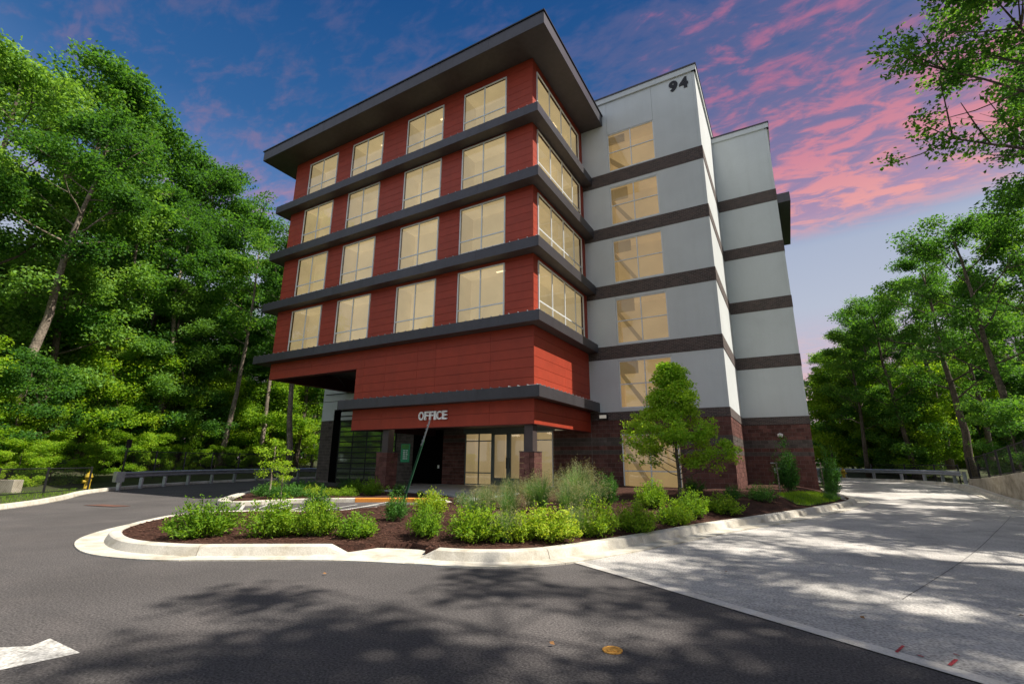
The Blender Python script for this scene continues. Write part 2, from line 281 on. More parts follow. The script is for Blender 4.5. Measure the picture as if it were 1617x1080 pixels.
# ------------------------------------------------------------------ helpers
COL = scene.collection
class MB:
    def __init__(s): s.v = []; s.f = []; s.m = []
    def add(s, vs, fs, mi=0):
        o = len(s.v); s.v += [tuple(p) for p in vs]; s.f += [tuple(i + o for i in f) for f in fs]; s.m += [mi] * len(fs)
    def box(s, x0, x1, y0, y1, z0, z1, mi=0):
        if x0 > x1: x0, x1 = x1, x0
        if y0 > y1: y0, y1 = y1, y0
        if z0 > z1: z0, z1 = z1, z0
        s.add([(x0, y0, z0), (x1, y0, z0), (x1, y1, z0), (x0, y1, z0), (x0, y0, z1), (x1, y0, z1), (x1, y1, z1), (x0, y1, z1)],
              [(0, 3, 2, 1), (4, 5, 6, 7), (0, 1, 5, 4), (1, 2, 6, 5), (2, 3, 7, 6), (3, 0, 4, 7)], mi)
    def tube(s, pts, rs, n=8, cap=True, mi=0):
        pts = [Vector(p) for p in pts]
        if isinstance(rs, (int, float)): rs = [rs] * len(pts)
        vs = []; fs = []; prev = None
        for i, p in enumerate(pts):
            t = (pts[min(i + 1, len(pts) - 1)] - pts[max(i - 1, 0)]).normalized()
            u = prev if prev is not None else (Vector((1, 0, 0)) if abs(t.x) < 0.9 else Vector((0, 1, 0)))
            u = (u - t * u.dot(t)).normalized(); w = t.cross(u); prev = u
            for k in range(n):
                a = 2 * math.pi * k / n; vs.append(p + (u * math.cos(a) + w * math.sin(a)) * rs[i])
        for i in range(len(pts) - 1):
            for k in range(n):
                a = i * n + k; b = i * n + (k + 1) % n; fs.append((a, b, b + n, a + n))
        if cap: fs.append(tuple(range(n))[::-1]); fs.append(tuple((len(pts) - 1) * n + k for k in range(n)))
        s.add(vs, fs, mi)
    def prism(s, poly, z0, z1, mi=0):
        n = len(poly); s.add([(x, y, z0) for x, y in poly] + [(x, y, z1) for x, y in poly],
                             [tuple(range(n))[::-1], tuple(range(n, 2 * n))] + [(i, (i + 1) % n, n + (i + 1) % n, n + i) for i in range(n)], mi)
    def mesh(s, name, mats, smooth=False):
        me = bpy.data.meshes.new(name); me.from_pydata(s.v, [], s.f)
        for m_ in (mats if isinstance(mats, (list, tuple)) else [mats]): me.materials.append(m_)
        if any(s.m): me.polygons.foreach_set('material_index', s.m)
        if smooth: me.polygons.foreach_set('use_smooth', [True] * len(me.polygons))
        me.update(); return me
    def obj(s, name, mats, parent=None, smooth=False, **props): return link(name, s.mesh(name, mats, smooth), parent, **props)
def link(name, me, parent=None, loc=None, **props):
    o = bpy.data.objects.new(name, me); COL.objects.link(o)
    if parent: o.parent = parent
    if loc is not None: o.location = loc
    for k, v in props.items(): o[k] = v
    return o
def thing(name, label, cat, loc=(0, 0, 0), rz=0, group=None):
    o = bpy.data.objects.new(name, None); COL.objects.link(o); o.location = loc; o.rotation_euler = (0, 0, rz)
    o.empty_display_size = 0.3; o['label'] = label; o['category'] = cat
    if group: o['group'] = group
    return o
def np_mesh(name, V, F, mats, smooth=False):
    """V (n,3), F (m,4) quads"""
    me = bpy.data.meshes.new(name); V = np.asarray(V, np.float32); F = np.asarray(F, np.int32)
    me.vertices.add(len(V)); me.vertices.foreach_set('co', V.ravel())
    k = F.shape[1]; me.loops.add(F.size); me.loops.foreach_set('vertex_index', F.ravel())
    me.polygons.add(len(F)); me.polygons.foreach_set('loop_start', np.arange(0, F.size, k, dtype=np.int32)); me.polygons.foreach_set('loop_total', np.full(len(F), k, np.int32))
    if smooth: me.polygons.foreach_set('use_smooth', np.ones(len(F), bool))
    for m_ in (mats if isinstance(mats, (list, tuple)) else [mats]): me.materials.append(m_)
    me.update(calc_edges=True); return me
def smooth_path(P, n=6, closed=False):
    P = [Vector(p) for p in P]; out = []
    for i in range(len(P) - 1):
        p0 = P[max(i - 1, 0)]; p1 = P[i]; p2 = P[i + 1]; p3 = P[min(i + 2, len(P) - 1)]
        for k in range(n):
            t = k / n
            out.append(0.5 * ((2 * p1) + (p2 - p0) * t + (2 * p0 - 5 * p1 + 4 * p2 - p3) * t * t + (3 * p1 - p0 - 3 * p2 + p3) * t ** 3))
    out.append(P[-1]); return out
def inpoly(x, y, poly):
    c = False; n = len(poly); j = n - 1
    for i in range(n):
        xi, yi = poly[i][0], poly[i][1]; xj, yj = poly[j][0], poly[j][1]
        if (yi > y) != (yj > y) and x < (xj - xi) * (y - yi) / (yj - yi) + xi: c = not c
        j = i
    return c
def surface(name, poly, zf, mat_, grid=None, skirt=0, **props):
    """a sheet cut to a polygon, with a height function"""
    poly = [tuple(p[:2]) for p in poly]; vs = [Vector(p) for p in poly]; n = len(vs); es = [(i, (i + 1) % n) for i in range(n)]
    if grid:
        xs = [p[0] for p in poly]; ys = [p[1] for p in poly]
        x = min(xs) + grid / 2
        while x < max(xs):
            y = min(ys) + grid / 2
            while y < max(ys):
                q = (x + random.uniform(-.2, .2) * grid, y + random.uniform(-.2, .2) * grid)
                if inpoly(q[0], q[1], poly): vs.append(Vector(q))
                y += grid
            x += grid
    r = delaunay_2d_cdt(vs, es, [list(range(n))], 1, 1e-5)
    V = [(v.x, v.y, zf(v.x, v.y)) for v in r[0]]
    faces = [tuple(f) for f in r[2]]
    if skirt:
        cnt = {}
        for f in faces:
            for a, b in zip(f, f[1:] + f[:1]): cnt[(a, b)] = 1
        for (a, b) in [e for e in cnt if (e[1], e[0]) not in cnt]:
            o_ = len(V); V += [(V[a][0], V[a][1], V[a][2] - skirt), (V[b][0], V[b][1], V[b][2] - skirt)]; faces.append((b, a, o_, o_ + 1))
    me = bpy.data.meshes.new(name); me.from_pydata(V, [], faces); me.materials.append(mat_)
    me.update()
    if len(me.polygons) and me.polygons[0].normal.z < 0: me.flip_normals()
    me.polygons.foreach_set('use_smooth', [True] * len(me.polygons))
    return link(name, me, None, **props)
def sstep(a, b, x):
    t = min(1, max(0, (x - a) / (b - a))); return t * t * (3 - 2 * t)
def nz(x, y, z=0.0, s=1.0): return mnoise.noise(Vector((x * s, y * s, z)))

# ------------------------------------------------------------------ ground
def rise(x, y):                       # the lane climbs a little behind the building
    return 0.28 * sstep(28, 40, y) * sstep(-14, -4, x)
def hill(x, y):                       # bank under the trees
    z = rise(x, y)
    z += 1.35 * sstep(1.7, 4.0, x - wall_x(y)) * sstep(44, 34, y) if y > -30 else 0
    z += 0.9 * sstep(46, 60, y) * sstep(-8, 4, x)
    d = (-x * 0.87 + (-14 - y) * -0.42)   # distance into the woods on the left
    z += 1.6 * sstep(33, 60, -x)
    return z
def wall_x(y):
    P = [(-30, 26), (-5, 13.5), (5, 9.6), (13, 8.0), (20, 7.55), (25, 7.75), (30, 8.15), (35, 8.6), (38, 8.9), (60, 12), (100, 16)]
    for (a, b), (c, d) in zip(P, P[1:]):
        if a <= y <= c: return b + (d - b) * (y - a) / (c - a)
    return P[0][1] if y < P[0][0] else P[-1][1]
def zsoil(x, y): return hill(x, y) - 0.06 + (0.05 * nz(x, y, 0, .4) if abs(x) > 25 else 0)
R0 = 900
surface('ground', [(-R0, -R0), (R0, -R0), (R0, R0), (-R0, R0)], lambda x, y: -0.9, mat_soil, kind='structure')
surface('forest_ground', [(-110, -60), (90, -60), (90, 150), (-110, 150)], zsoil, mat_soil, 2.6, kind='structure')
left_kerb = [(-9, -22), (-13, -10), (-17.2, 0), (-21.28, 5.46), (-24.21, 7.84), (-28.36, 10.32), (-32.08, 14.61), (-34.2, 19.4), (-35.6, 27.5), (-36, 45)]
lk = smooth_path([(x, y, 0) for x, y in left_kerb], 5)
seam = [(-3.16, 7.49), (-2.05, 6.88), (-1.14, 6.36), (-0.46, 5.97), (0.49, 5.42), (1.32, 4.95), (4, 3.5), (12.4, -1.0)]
asphalt_poly = [(p.x, p.y) for p in lk] + [(-10, 45), (-10, 24.5), (-3.0, 9.0)] + [(x, y) for x, y in seam] + [(16, -4), (20, -22)]
surface('asphalt_road', asphalt_poly, lambda x, y: 0.0, mat_asphalt, 1.5, kind='structure')
rk = [(12.4, -1.0), (9.0, 6), (7.35, 13), (6.75, 19), (6.9, 24), (7.3, 28.5), (7.75, 34), (7.9, 38.5), (7.3, 42.3), (6.0, 44.6), (4.0, 46.2), (0, 47.5), (-10, 48)]
rks = smooth_path([(x, y, 0) for x, y in rk], 5)
gut = [(-3.14, 7.49), (-2.59, 8.83), (-2.03, 10.43), (-1.42, 12.33), (-0.46, 14.78), (0.66, 17.78), (1.75, 21.06), (2.35, 23.2), (2.62, 25.2), (2.5, 27.2), (2.1, 29.5), (1.9, 32), (1.9, 40), (-6, 41)]
dr_poly = [(x, y) for x, y in seam[:-1]] + [(p.x, p.y) for p in rks] + [(x, y) for x, y in gut[::-1]]
surface('concrete_driveway', dr_poly, lambda x, y: 0.005 + rise(x, y), mat_drive, 1.6, kind='structure')
edge = []
for a_, b_ in zip(rks, rks[1:]):
    t_ = (b_ - a_).normalized()
    if -1 < a_.y < 38.6 and a_.x > 6: edge.append((a_.x + t_.y * .58, a_.y - t_.x * .58))
edge2 = [(max(x + .05, wall_x(y) + .05), y) for x, y in edge]
surface('kerb_apron', edge + edge2[::-1], lambda x, y: 0.15 + rise(x, y), mat_ribbon, None, kind='structure')
# smooth ribbon where asphalt meets the rough concrete
rb = MB(); sp_ = smooth_path([(x, y, 0) for x, y in seam], 4)
for a, b in zip(sp_, sp_[1:]):
    t = (b - a).normalized(); nrm = Vector((-t.y, t.x, 0)) * 0.17
    if nrm.y < 0: nrm = -nrm
    rb.add([(a.x, a.y, .009), (b.x, b.y, .009), (b.x + nrm.x, b.y + nrm.y, .009), (a.x + nrm.x, a.y + nrm.y, .009)], [(0, 1, 2, 3)])
rb.obj('ribbon_strip', mat_ribbon, kind='structure')
# crack/joint line across the driveway
jt = MB()
def strip(mb, pts, w, z):
    P = [Vector((x, y, 0)) for x, y in pts]
    for a, b in zip(P, P[1:]):
        t = (b - a).normalized(); n_ = Vector((-t.y, t.x, 0)) * w / 2
        mb.add([(a.x - n_.x, a.y - n_.y, z), (b.x - n_.x, b.y - n_.y, z), (b.x + n_.x, b.y + n_.y, z), (a.x + n_.x, a.y + n_.y, z)], [(0, 1, 2, 3)])
strip(jt, [(p.x, p.y) for p in smooth_path([(0.95, 7.6, 0), (1.5, 9.0, 0), (2.15, 10.7, 0), (2.95, 12.9, 0), (3.8, 15.4, 0), (4.75, 18.2, 0), (5.75, 21.2, 0)], 4)], 0.010, 0.0095)
jt.obj('pavement_joint', mat('joint_sealant', (0.14, 0.14, 0.14), 0.9), kind='structure')

# ------------------------------------------------------------------ kerbs
def kerb(name, pts, inward, mats=None, gutter=0.42, ktop=0.17, hgt=0.15, base=0.0, sec=2.6, zf=None, taper=(0, 0), n=6, painted=None):
    """pts: outer edge of the gutter; inward: +1 when the bed lies left of the path"""
    P = smooth_path([(x, y, 0) for x, y in pts], n)
    L = [0]
    for a, b in zip(P, P[1:]): L.append(L[-1] + (b - a).length)
    root = link(name, None, None, kind='structure'); root.empty_display_size = .3
    zf = zf or (lambda x, y: 0)
    prof0 = [(0.0, -0.05), (0.0, 0.022), (gutter, 0.006), (gutter + 0.035, hgt * 0.55), (gutter + 0.06, hgt * 0.9), (gutter + 0.095, hgt), (gutter + 0.095 + ktop - 0.03, hgt + 0.004), (gutter + 0.095 + ktop, hgt - 0.02), (gutter + 0.1 + ktop, -0.05)]
    tot = L[-1]; start = 0.0; ns = max(1, round(tot / sec)); sl = tot / ns
    def at(s):
        for i in range(len(L) - 1):
            if L[i + 1] >= s - 1e-6:
                t = (s - L[i]) / max(1e-6, L[i + 1] - L[i]); p = P[i].lerp(P[i + 1], t)
                d0 = (P[min(i + 2, len(P) - 1)] - P[max(i - 1, 0)]).normalized(); return p, d0
        return P[-1], (P[-1] - P[-2]).normalized()
    for k in range(ns):
        s0 = k * sl + 0.006; s1 = (k + 1) * sl - 0.006; mb = MB(); rows = max(3, int((s1 - s0) / 0.28)); cnt = 0
        for r_ in range(rows + 1):
            s = s0 + (s1 - s0) * r_ / rows; p, d0 = at(s); nn = Vector((-d0.y, d0.x, 0)) * inward
            f = 1.0
            if taper[0]: f *= sstep(0, taper[0], s)
            if taper[1]: f *= sstep(0, taper[1], tot - s)
            for (o, z) in prof0:
                zz_ = z if z < 0.03 else 0.012 + (z - 0.012) * f
                q = p + nn * o; mb.v.append((q.x, q.y, zz_ + base + zf(q.x, q.y)))
        m_ = len(prof0)
        for r_ in range(rows):
            for j in range(m_ - 1):
                a = r_ * m_ + j; f4 = (a, a + m_, a + m_ + 1, a + 1) if inward > 0 else (a, a + 1, a + m_ + 1, a + m_)
                mb.f.append(f4); mb.m.append(0)
        mb.f.append(tuple(range(m_))); mb.f.append(tuple(range(rows * m_, (rows + 1) * m_))[::-1]); mb.m += [0, 0]
        mm = mat_kerb
        if painted and painted[0] <= (k + .5) / ns <= painted[1]: mm = mat_orange
        mb.obj('kerb_section', mm, root)
    return root
# island nose, front run, flume, right run
nose = [(-12.3, 10.0), (-13.6, 9.25), (-14.75, 8.05), (-14.6, 6.75), (-13.75, 5.55), (-12.75, 4.65), (-11.87, 4.17), (-10.75, 3.88), (-9.82, 3.88), (-8.76, 4.18), (-7.94, 4.69), (-6.94, 5.33), (-6.45, 5.6)]
kerb('kerb', nose, 1, taper=(0, .16), sec=2.4)
run2 = [(-5.35, 6.02), (-5.0, 6.1), (-4.52, 6.24), (-3.87, 6.61), (-3.45, 7.03), (-3.14, 7.49), (-2.59, 8.83), (-2.03, 10.43), (-1.42, 12.33), (-0.46, 14.78), (0.66, 17.78), (1.75, 21.06), (2.35, 23.2), (2.62, 25.2), (2.5, 27.2), (2.1, 29.5), (1.9, 32)]
kerb('kerb', run2, 1, taper=(.06, 0), sec=2.6, zf=lambda x, y: 0.004 + rise(x, y))
fl = MB(); fo = [(-6.93, 5.345), (-6.3, 5.675), (-5.8, 5.865), (-5.02, 6.10)]
fv = [(x, y, -.03) for x, y in fo] + [(x, y, .019) for x, y in fo] + [(x - .28, y + .66, .024) for x, y in fo] + [(x - .42, y + 1.0, .03) for x, y in fo]
fl.add(fv, [(k, k + 1, k + 5, k + 4) for k in range(3)] + [(k, k + 1, k + 5, k + 4) for k in range(4, 7)] + [(k, k + 1, k + 5, k + 4) for k in range(8, 11)])
fl.obj('kerb_cut_apron', mat_kerb, kind='structure')
kerb('kerb', [(-12.2, 10.05), (-11.3, 10.45), (-10.3, 11.1), (-9.75, 11.9), (-9.6, 12.9)], -1, gutter=0.0, sec=2.0, ktop=.14, hgt=.13)
# far kerb of the accessible bay
kerb('kerb', [(-22.9, 15.2), (-20.4, 12.6), (-18.6, 11.0), (-17.7, 10.35), (-17.0, 10.2), (-16.7, 10.8), (-16.3, 12.1), (-15.2, 13.3), (-13.8, 14.4), (-12.7, 15.0), (-11.4, 14.9), (-10.5, 14.2), (-9.9, 13.3), (-9.4, 12.6)], 1 if False else -1, gutter=0.0, ktop=.2, hgt=.15, sec=1.7, painted=(.66, .80))
kerb('kerb', [(x, y) for x, y in left_kerb[1:]], 1, gutter=0.0, sec=3.0)
kerb('kerb', rk, -1, gutter=0.35, sec=3.0, zf=lambda x, y: 0.012 + rise(x, y))

# ------------------------------------------------------------------ beds
BEDEDGE = []
def bedz(x, y):
    d_ = max(0.0, min(((x - a) ** 2 + (y - b) ** 2) for a, b in BEDEDGE) ** .5 - .66)
    return 0.135 * (1 - sstep(0, 1.6, d_)) + bedz0(x, y) * sstep(0, 1.6, d_) - .10 * math.exp(-((x + 6.1) ** 2 + (y - 6.5) ** 2) / .3)
def bedz0(x, y):
    fl_ = math.exp(-((x + 6.1) ** 2 + (y - 6.6) ** 2) / .35)
    m_ = 0.125 - .085 * fl_ + 0.16 * sstep(0, 3, min(x + 13, 3)) * sstep(5.5, 9, y)
    m_ += 0.22 * math.exp(-((x + 2.0) ** 2 / 6 + (y - 14.5) ** 2 / 14)) + 0.12 * sstep(17, 21, y)
    return m_ + (0.03 * nz(x, y, 2, 2.2) + 0.015 * nz(x, y, 9, 7)) * (1 - fl_)
bed = [(-12.2, 9.65), (-13.35, 8.85), (-14.05, 7.95), (-13.95, 6.95), (-13.2, 6.0), (-12.3, 5.2), (-11.6, 4.8), (-10.7, 4.54), (-9.9, 4.55), (-9.05, 4.8), (-8.3, 5.25), (-7.3, 5.95), (-6.75, 6.3), (-6.9, 6.9), (-5.8, 7.3), (-5.6, 6.75), (-5.2, 6.75), (-4.85, 6.83),
       (-4.3, 7.15), (-3.95, 7.5), (-3.7, 7.9), (-3.2, 9.1), (-2.66, 10.65), (-2.05, 12.55), (-1.1, 15.0), (0.03, 18.0), (1.1, 21.25), (1.7, 23.35), (1.92, 25.2), (1.85, 27.1), (1.45, 29.4), (1.25, 32),
       (1.22, 30.8), (-2.1, 30.8), (-2.1, 24.15), (-9.2, 24.15), (-9.2, 13.4), (-9.5, 12.8), (-9.7, 11.9), (-10.25, 11.2), (-11.25, 10.6)]
def offset(pts, inward, d, n=6):
    P = smooth_path([(x, y, 0) for x, y in pts], n); out = []
    for i, p in enumerate(P):
        t = (P[min(i + 1, len(P) - 1)] - P[max(i - 1, 0)]).normalized(); q = p + Vector((-t.y, t.x, 0)) * inward * d; out.append((q.x, q.y))
    return out
BEDEDGE += offset(nose, 1, 0, 3) + offset(run2, 1, 0, 3)
BACK = [(-12.2, 10.05), (-11.3, 10.45), (-10.3, 11.1), (-9.75, 11.9), (-9.6, 12.9)]
bed = offset(nose, 1, .66)[6:] + [(-6.6, 6.75), (-6.1, 7.05), (-5.65, 6.95)] + offset(run2, 1, .66) + [(1.22, 32), (1.2, 30.8), (-2.1, 30.8), (-2.1, 24.15), (-9.2, 24.15), (-9.2, 13.4)] + offset(BACK, -1, .2)[::-1][:-3]
surface('mulch_bed', bed, bedz, mat_mulch, 0.35, skirt=.25, kind='structure')
bed2 = [(-22.9, 15.4), (-20.5, 12.8), (-18.7, 11.25), (-17.75, 10.6), (-17.2, 10.5), (-16.95, 11.0), (-16.5, 12.25), (-15.35, 13.5), (-13.9, 14.65), (-12.7, 15.25), (-11.3, 15.15), (-10.6, 14.5), (-10.4, 14.9), (-13, 17), (-17.5, 17.4), (-19, 18.2), (-22.4, 19.2), (-26.5, 19.0), (-25, 17.2)]
surface('mulch_bed', bed2, lambda x, y: 0.125 + 0.04 * nz(x, y, 4, 1.5), mat_mulch, 0.7, skirt=.15, kind='structure')
# chips
def chips(name, poly, zf, n, smin, smax, m_, **props):
    xs = [p[0] for p in poly]; ys = [p[1] for p in poly]; V = []; F = []
    while len(F) < n:
        x = random.uniform(min(xs), max(xs)); y = random.uniform(min(ys), max(ys))
        if not inpoly(x, y, poly): continue
        s = random.uniform(smin, smax); a = random.uniform(0, 6.28); w = s * random.uniform(.25, .5); t = random.uniform(-.5, .5); z = zf(x, y) + 0.006
        c, sn = math.cos(a), math.sin(a); o = len(V)
        for (u, v, k) in ((-s, -w, -t), (s, -w, t), (s, w, t * .6), (-s, w, -t * .4)): V.append((x + u * c - v * sn, y + u * sn + v * c, z + abs(k) * s * .9 * (1 if k > 0 else .1)))
        F.append((o, o + 1, o + 2, o + 3))
    return link(name, np_mesh(name, V, F, m_), None, **props)
chips('bark_chips', [p for p in bed if p[1] < 15 and p[0] < 0.1], bedz, 26000, .012, .035, mat_chip, kind='stuff', label='loose brown bark chips covering the planting bed', category='mulch')
surface('lawn_patch', [(-0.6, 20.6), (0.0, 19.2), (0.35, 19.3), (1.25, 22.2), (1.6, 24), (1.0, 24.2), (0.0, 22.6)], lambda x, y: bedz(x, y) + 0.035, mat_lawn, 0.3, kind='structure')
# entrance slab, paved step out to the walk
sl = MB(); sl.prism([(-18.9, 24.15), (-18.9, 17.7), (-13, 17.0), (-10.4, 14.9), (-10.6, 14.5), (-9.65, 13.3), (-9.2, 13.3), (-9.2, 24.15)], -0.02, 0.17)
sl.obj('entrance_slab', mat_slab, kind='structure')
sl = MB(); sl.prism([(-9.3, 16.3), (-9.3, 14.6), (-8.1, 13.0), (-6.9, 14.2), (-6.6, 15.0), (-8.0, 17.2)], 0.02, 0.215)
sl.obj('walkway_slab', mat('walk_concrete', (0.5, 0.48, 0.42), .9, .06, 2, fine=(40, .08)), kind='structure')

# ------------------------------------------------------------------ paint on the pavement
pt = MB(); T = (-5.25, 2.04)
pt.add([(*T, .004), (-5.88, 2.04, .004), (-5.79, 1.885, .004), (-6.9, 1.02, .004), (-6.75, .83, .004), (-5.58, 1.63, .004), (-5.39, 1.43, .004)], [(0, 1, 2, 5, 6), (2, 3, 4, 5)])
o = pt.obj('painted_arrow', mat_white); o['kind'] = 'structure'
bay = MB(); strip(bay, [(-14.3, 8.75), (-13.0, 9.75), (-12.0, 10.2), (-11.2, 10.65)], .11, .016); strip(bay, [(-14.3, 8.75), (-16.6, 10.3)], .10, .0165)
strip(bay, [(-13.05, 9.85), (-15.6, 12.9)], .10, .017)
for k in range(6):
    t = k / 6; a = Vector((-14.2, 8.9)).lerp(Vector((-12.0, 10.35)), t); strip(bay, [(a.x, a.y), (a.x - 1.9 + .25 * k, a.y + 2.0 + .2 * k)], .10, .0172 + k * .0002)
strip(bay, [(-11.2, 10.65), (-11.9, 14.6)], .1, .0188); strip(bay, [(-12.2, 10.3), (-13.6, 14.3)], .1, .019)
bay.obj('parking_bay_lines', mat_white, kind='structure')
bs = MB(); bs.prism([(-11.95, 11.55), (-11.05, 12.05), (-11.45, 13.1), (-12.35, 12.6)], .0205, .0225)
sym = link('accessible_symbol', bs.mesh('accessible_symbol', mat_blue), None, kind='structure')
ws = MB()
strip(ws, [(-12.02, 11.46), (-12.45, 12.62)], .12, .0235); strip(ws, [(-11.75, 11.95), (-11.95, 12.5), (-11.65, 12.65)], .07, .024)
ring = [(-11.72 + .2 * math.cos(a), 12.2 + .2 * math.sin(a)) for a in [i * .42 - 2.4 for i in range(12)]]; strip(ws, ring, .05, .0245)
ws.obj('symbol_border', mat_white, sym)
rs = MB(); strip(rs, [(0.667, 5.741), (0.585, 5.52)], .022, .0125); strip(rs, [(0.73, 5.538), (0.762, 5.511)], .018, .0125); strip(rs, [(0.983, 5.584), (0.90, 5.40)], .026, .0125); strip(rs, [(0.995, 5.727), (1.029, 5.701)], .015, .0125)
rs.obj('red_spray_marks', mat_redspray, kind='structure')
cv = MB(); cv.prism([(-1.5 + .085 * math.cos(a * math.pi / 12), 4.35 + .085 * math.sin(a * math.pi / 12)) for a in range(24)], 0.0, 0.008)
cv.prism([(-1.5 + .05 * math.cos(a * math.pi / 8), 4.35 + .05 * math.sin(a * math.pi / 8)) for a in range(16)], 0.008, 0.012)
o = cv.obj('valve_cover', mat_rust); o['label'] = 'small round orange painted valve cover set in the dark asphalt'; o['category'] = 'valve cover'
sc_ = MB(); sc_.prism([(-21.0, 7.4), (-19.6, 7.7), (-19.5, 8.15), (-20.9, 7.9)], .012, .018)
sc_.obj('asphalt_patch', mat('rusty_patch', (0.12, 0.06, 0.045), .9, .3, 3), kind='structure')

# ------------------------------------------------------------------ building
B = thing('office_building', 'five storey office and storage building with red clad wing and grey stucco bays', 'building', (-15, 24, 0))
B.location = (0, 0, 0)
Yr, Yg, xr, xl, xg, Y2, x2 = 17.58, 24.2, -9.03, -27.5, -2.18, 30.84, 1.15
EAV = [(17.65, 18.12), (14.22, 14.72), (10.72, 11.2), (7.33, 7.78)]; E5 = (4.12, 4.58); ROOF = (21.48, 22.15)
def fb(mb, face, u0, u1, z0, z1, d0, d1, mi=0):
    """box on a facade: face = ('y', Y0) looks to -Y, ('x', X0) looks to +X; d = how far it stands proud"""
    if face[0] == 'y': mb.box(u0, u1, face[1] - d1, face[1] - d0, z0, z1, mi)
    else: mb.box(face[1] + d0, face[1] + d1, u0, u1, z0, z1, mi)
FR, FS, FG, FGS, F2 = ('y', Yr), ('x', xr), ('y', Yg), ('x', xg), ('y', Y2)
# windows
def window(face, u0, u1, z0, z1, cols, rows, pane, frame=mat_frame, fw=0.055, depth=(0.0, 0.05), pd=0.012, name='window', parent=B):
    f = MB(); cols = [u0] + list(cols) + [u1]; rows = [z0] + list(rows) + [z1]
    fb(f, face, u0, u0 + fw, z0, z1, *depth); fb(f, face, u1 - fw, u1, z0, z1, *depth)
    fb(f, face, u0 + fw, u1 - fw, z0, z0 + fw, *depth); fb(f, face, u0 + fw, u1 - fw, z1 - fw, z1, *depth)
    for c in cols[1:-1]: fb(f, face, c - fw / 2, c + fw / 2, z0 + fw, z1 - fw, depth[0], depth[1] - .003)
    for r_ in rows[1:-1]: fb(f, face, u0 + fw, u1 - fw, r_ - fw / 2, r_ + fw / 2, depth[0], depth[1] - .007)
    w = f.obj(name, frame, parent)
    for a, b in zip(cols, cols[1:]):
        for c, d in zip(rows, rows[1:]):
            p = MB(); e = fw * .3; fb(p, face, a + e, b - e, c + e, d - e, depth[0] - .004, depth[0] + pd); p.obj('pane', glass, w)
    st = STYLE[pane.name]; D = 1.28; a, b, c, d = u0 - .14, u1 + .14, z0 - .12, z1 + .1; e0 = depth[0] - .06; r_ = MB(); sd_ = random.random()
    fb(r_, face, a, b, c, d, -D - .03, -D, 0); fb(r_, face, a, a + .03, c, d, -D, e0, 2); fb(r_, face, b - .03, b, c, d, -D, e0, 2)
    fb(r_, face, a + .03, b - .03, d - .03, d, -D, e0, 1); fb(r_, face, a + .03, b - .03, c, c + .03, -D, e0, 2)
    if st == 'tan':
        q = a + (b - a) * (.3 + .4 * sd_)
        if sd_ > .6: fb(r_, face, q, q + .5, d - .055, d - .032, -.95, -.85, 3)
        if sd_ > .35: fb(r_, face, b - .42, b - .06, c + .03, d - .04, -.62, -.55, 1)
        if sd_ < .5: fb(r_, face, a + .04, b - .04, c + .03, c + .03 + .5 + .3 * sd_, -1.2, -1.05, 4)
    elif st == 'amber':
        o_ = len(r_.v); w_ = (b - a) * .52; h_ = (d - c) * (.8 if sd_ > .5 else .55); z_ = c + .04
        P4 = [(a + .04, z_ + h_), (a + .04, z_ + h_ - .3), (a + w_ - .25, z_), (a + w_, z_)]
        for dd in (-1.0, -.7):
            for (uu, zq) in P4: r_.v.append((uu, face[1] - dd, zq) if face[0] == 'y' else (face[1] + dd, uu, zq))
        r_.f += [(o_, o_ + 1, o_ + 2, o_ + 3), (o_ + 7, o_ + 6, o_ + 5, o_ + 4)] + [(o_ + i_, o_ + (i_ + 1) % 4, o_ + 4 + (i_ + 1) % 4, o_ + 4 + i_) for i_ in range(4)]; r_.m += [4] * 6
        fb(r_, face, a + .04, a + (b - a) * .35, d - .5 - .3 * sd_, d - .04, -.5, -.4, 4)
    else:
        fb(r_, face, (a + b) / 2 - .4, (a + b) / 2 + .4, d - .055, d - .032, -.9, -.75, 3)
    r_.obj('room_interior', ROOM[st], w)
    return w
WX = [(-25.98, -23.23), (-21.86, -19.2), (-17.26, -14.6), (-13.21, -10.53)]
WZ = [(18.5, 21.0), (15.05, 17.55), (11.5, 14.03), (7.9, 10.54)]
for z0, z1 in WZ:
    for a, b in WX: window(FR, a, b, z0, z1, [(a + b) / 2], [z0 + .68], pane_front)
    window(FS, 18.02, 23.6, z0, z1 - .02, [19.5, 21.0, 22.4], [z0 + .68], pane_side)
# backing walls (the dark seen in the joints)
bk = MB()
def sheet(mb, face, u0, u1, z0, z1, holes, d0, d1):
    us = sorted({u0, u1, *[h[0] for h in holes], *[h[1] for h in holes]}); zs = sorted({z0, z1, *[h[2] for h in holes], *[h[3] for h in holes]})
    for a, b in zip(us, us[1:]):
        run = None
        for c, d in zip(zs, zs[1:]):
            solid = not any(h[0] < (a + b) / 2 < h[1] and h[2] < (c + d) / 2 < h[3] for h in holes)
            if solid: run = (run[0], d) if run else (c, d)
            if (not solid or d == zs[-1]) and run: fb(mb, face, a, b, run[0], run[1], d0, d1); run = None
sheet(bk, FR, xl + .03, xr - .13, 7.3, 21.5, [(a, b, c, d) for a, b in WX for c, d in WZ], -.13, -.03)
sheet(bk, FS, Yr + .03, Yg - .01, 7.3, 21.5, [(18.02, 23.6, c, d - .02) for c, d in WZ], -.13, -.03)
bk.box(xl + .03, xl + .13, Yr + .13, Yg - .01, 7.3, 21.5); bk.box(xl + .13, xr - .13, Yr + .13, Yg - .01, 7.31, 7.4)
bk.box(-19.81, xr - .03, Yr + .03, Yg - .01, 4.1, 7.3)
bk.box(-19.81, xr - .03, Yr + .03, Yr + .35, 3.09, 4.1); bk.box(xr - .35, xr - .03, Yr + .35, Yg - .01, 3.09, 4.1); bk.box(-19.81, -19.5, Yr + .35, Yg - .01, 3.09, 4.1)
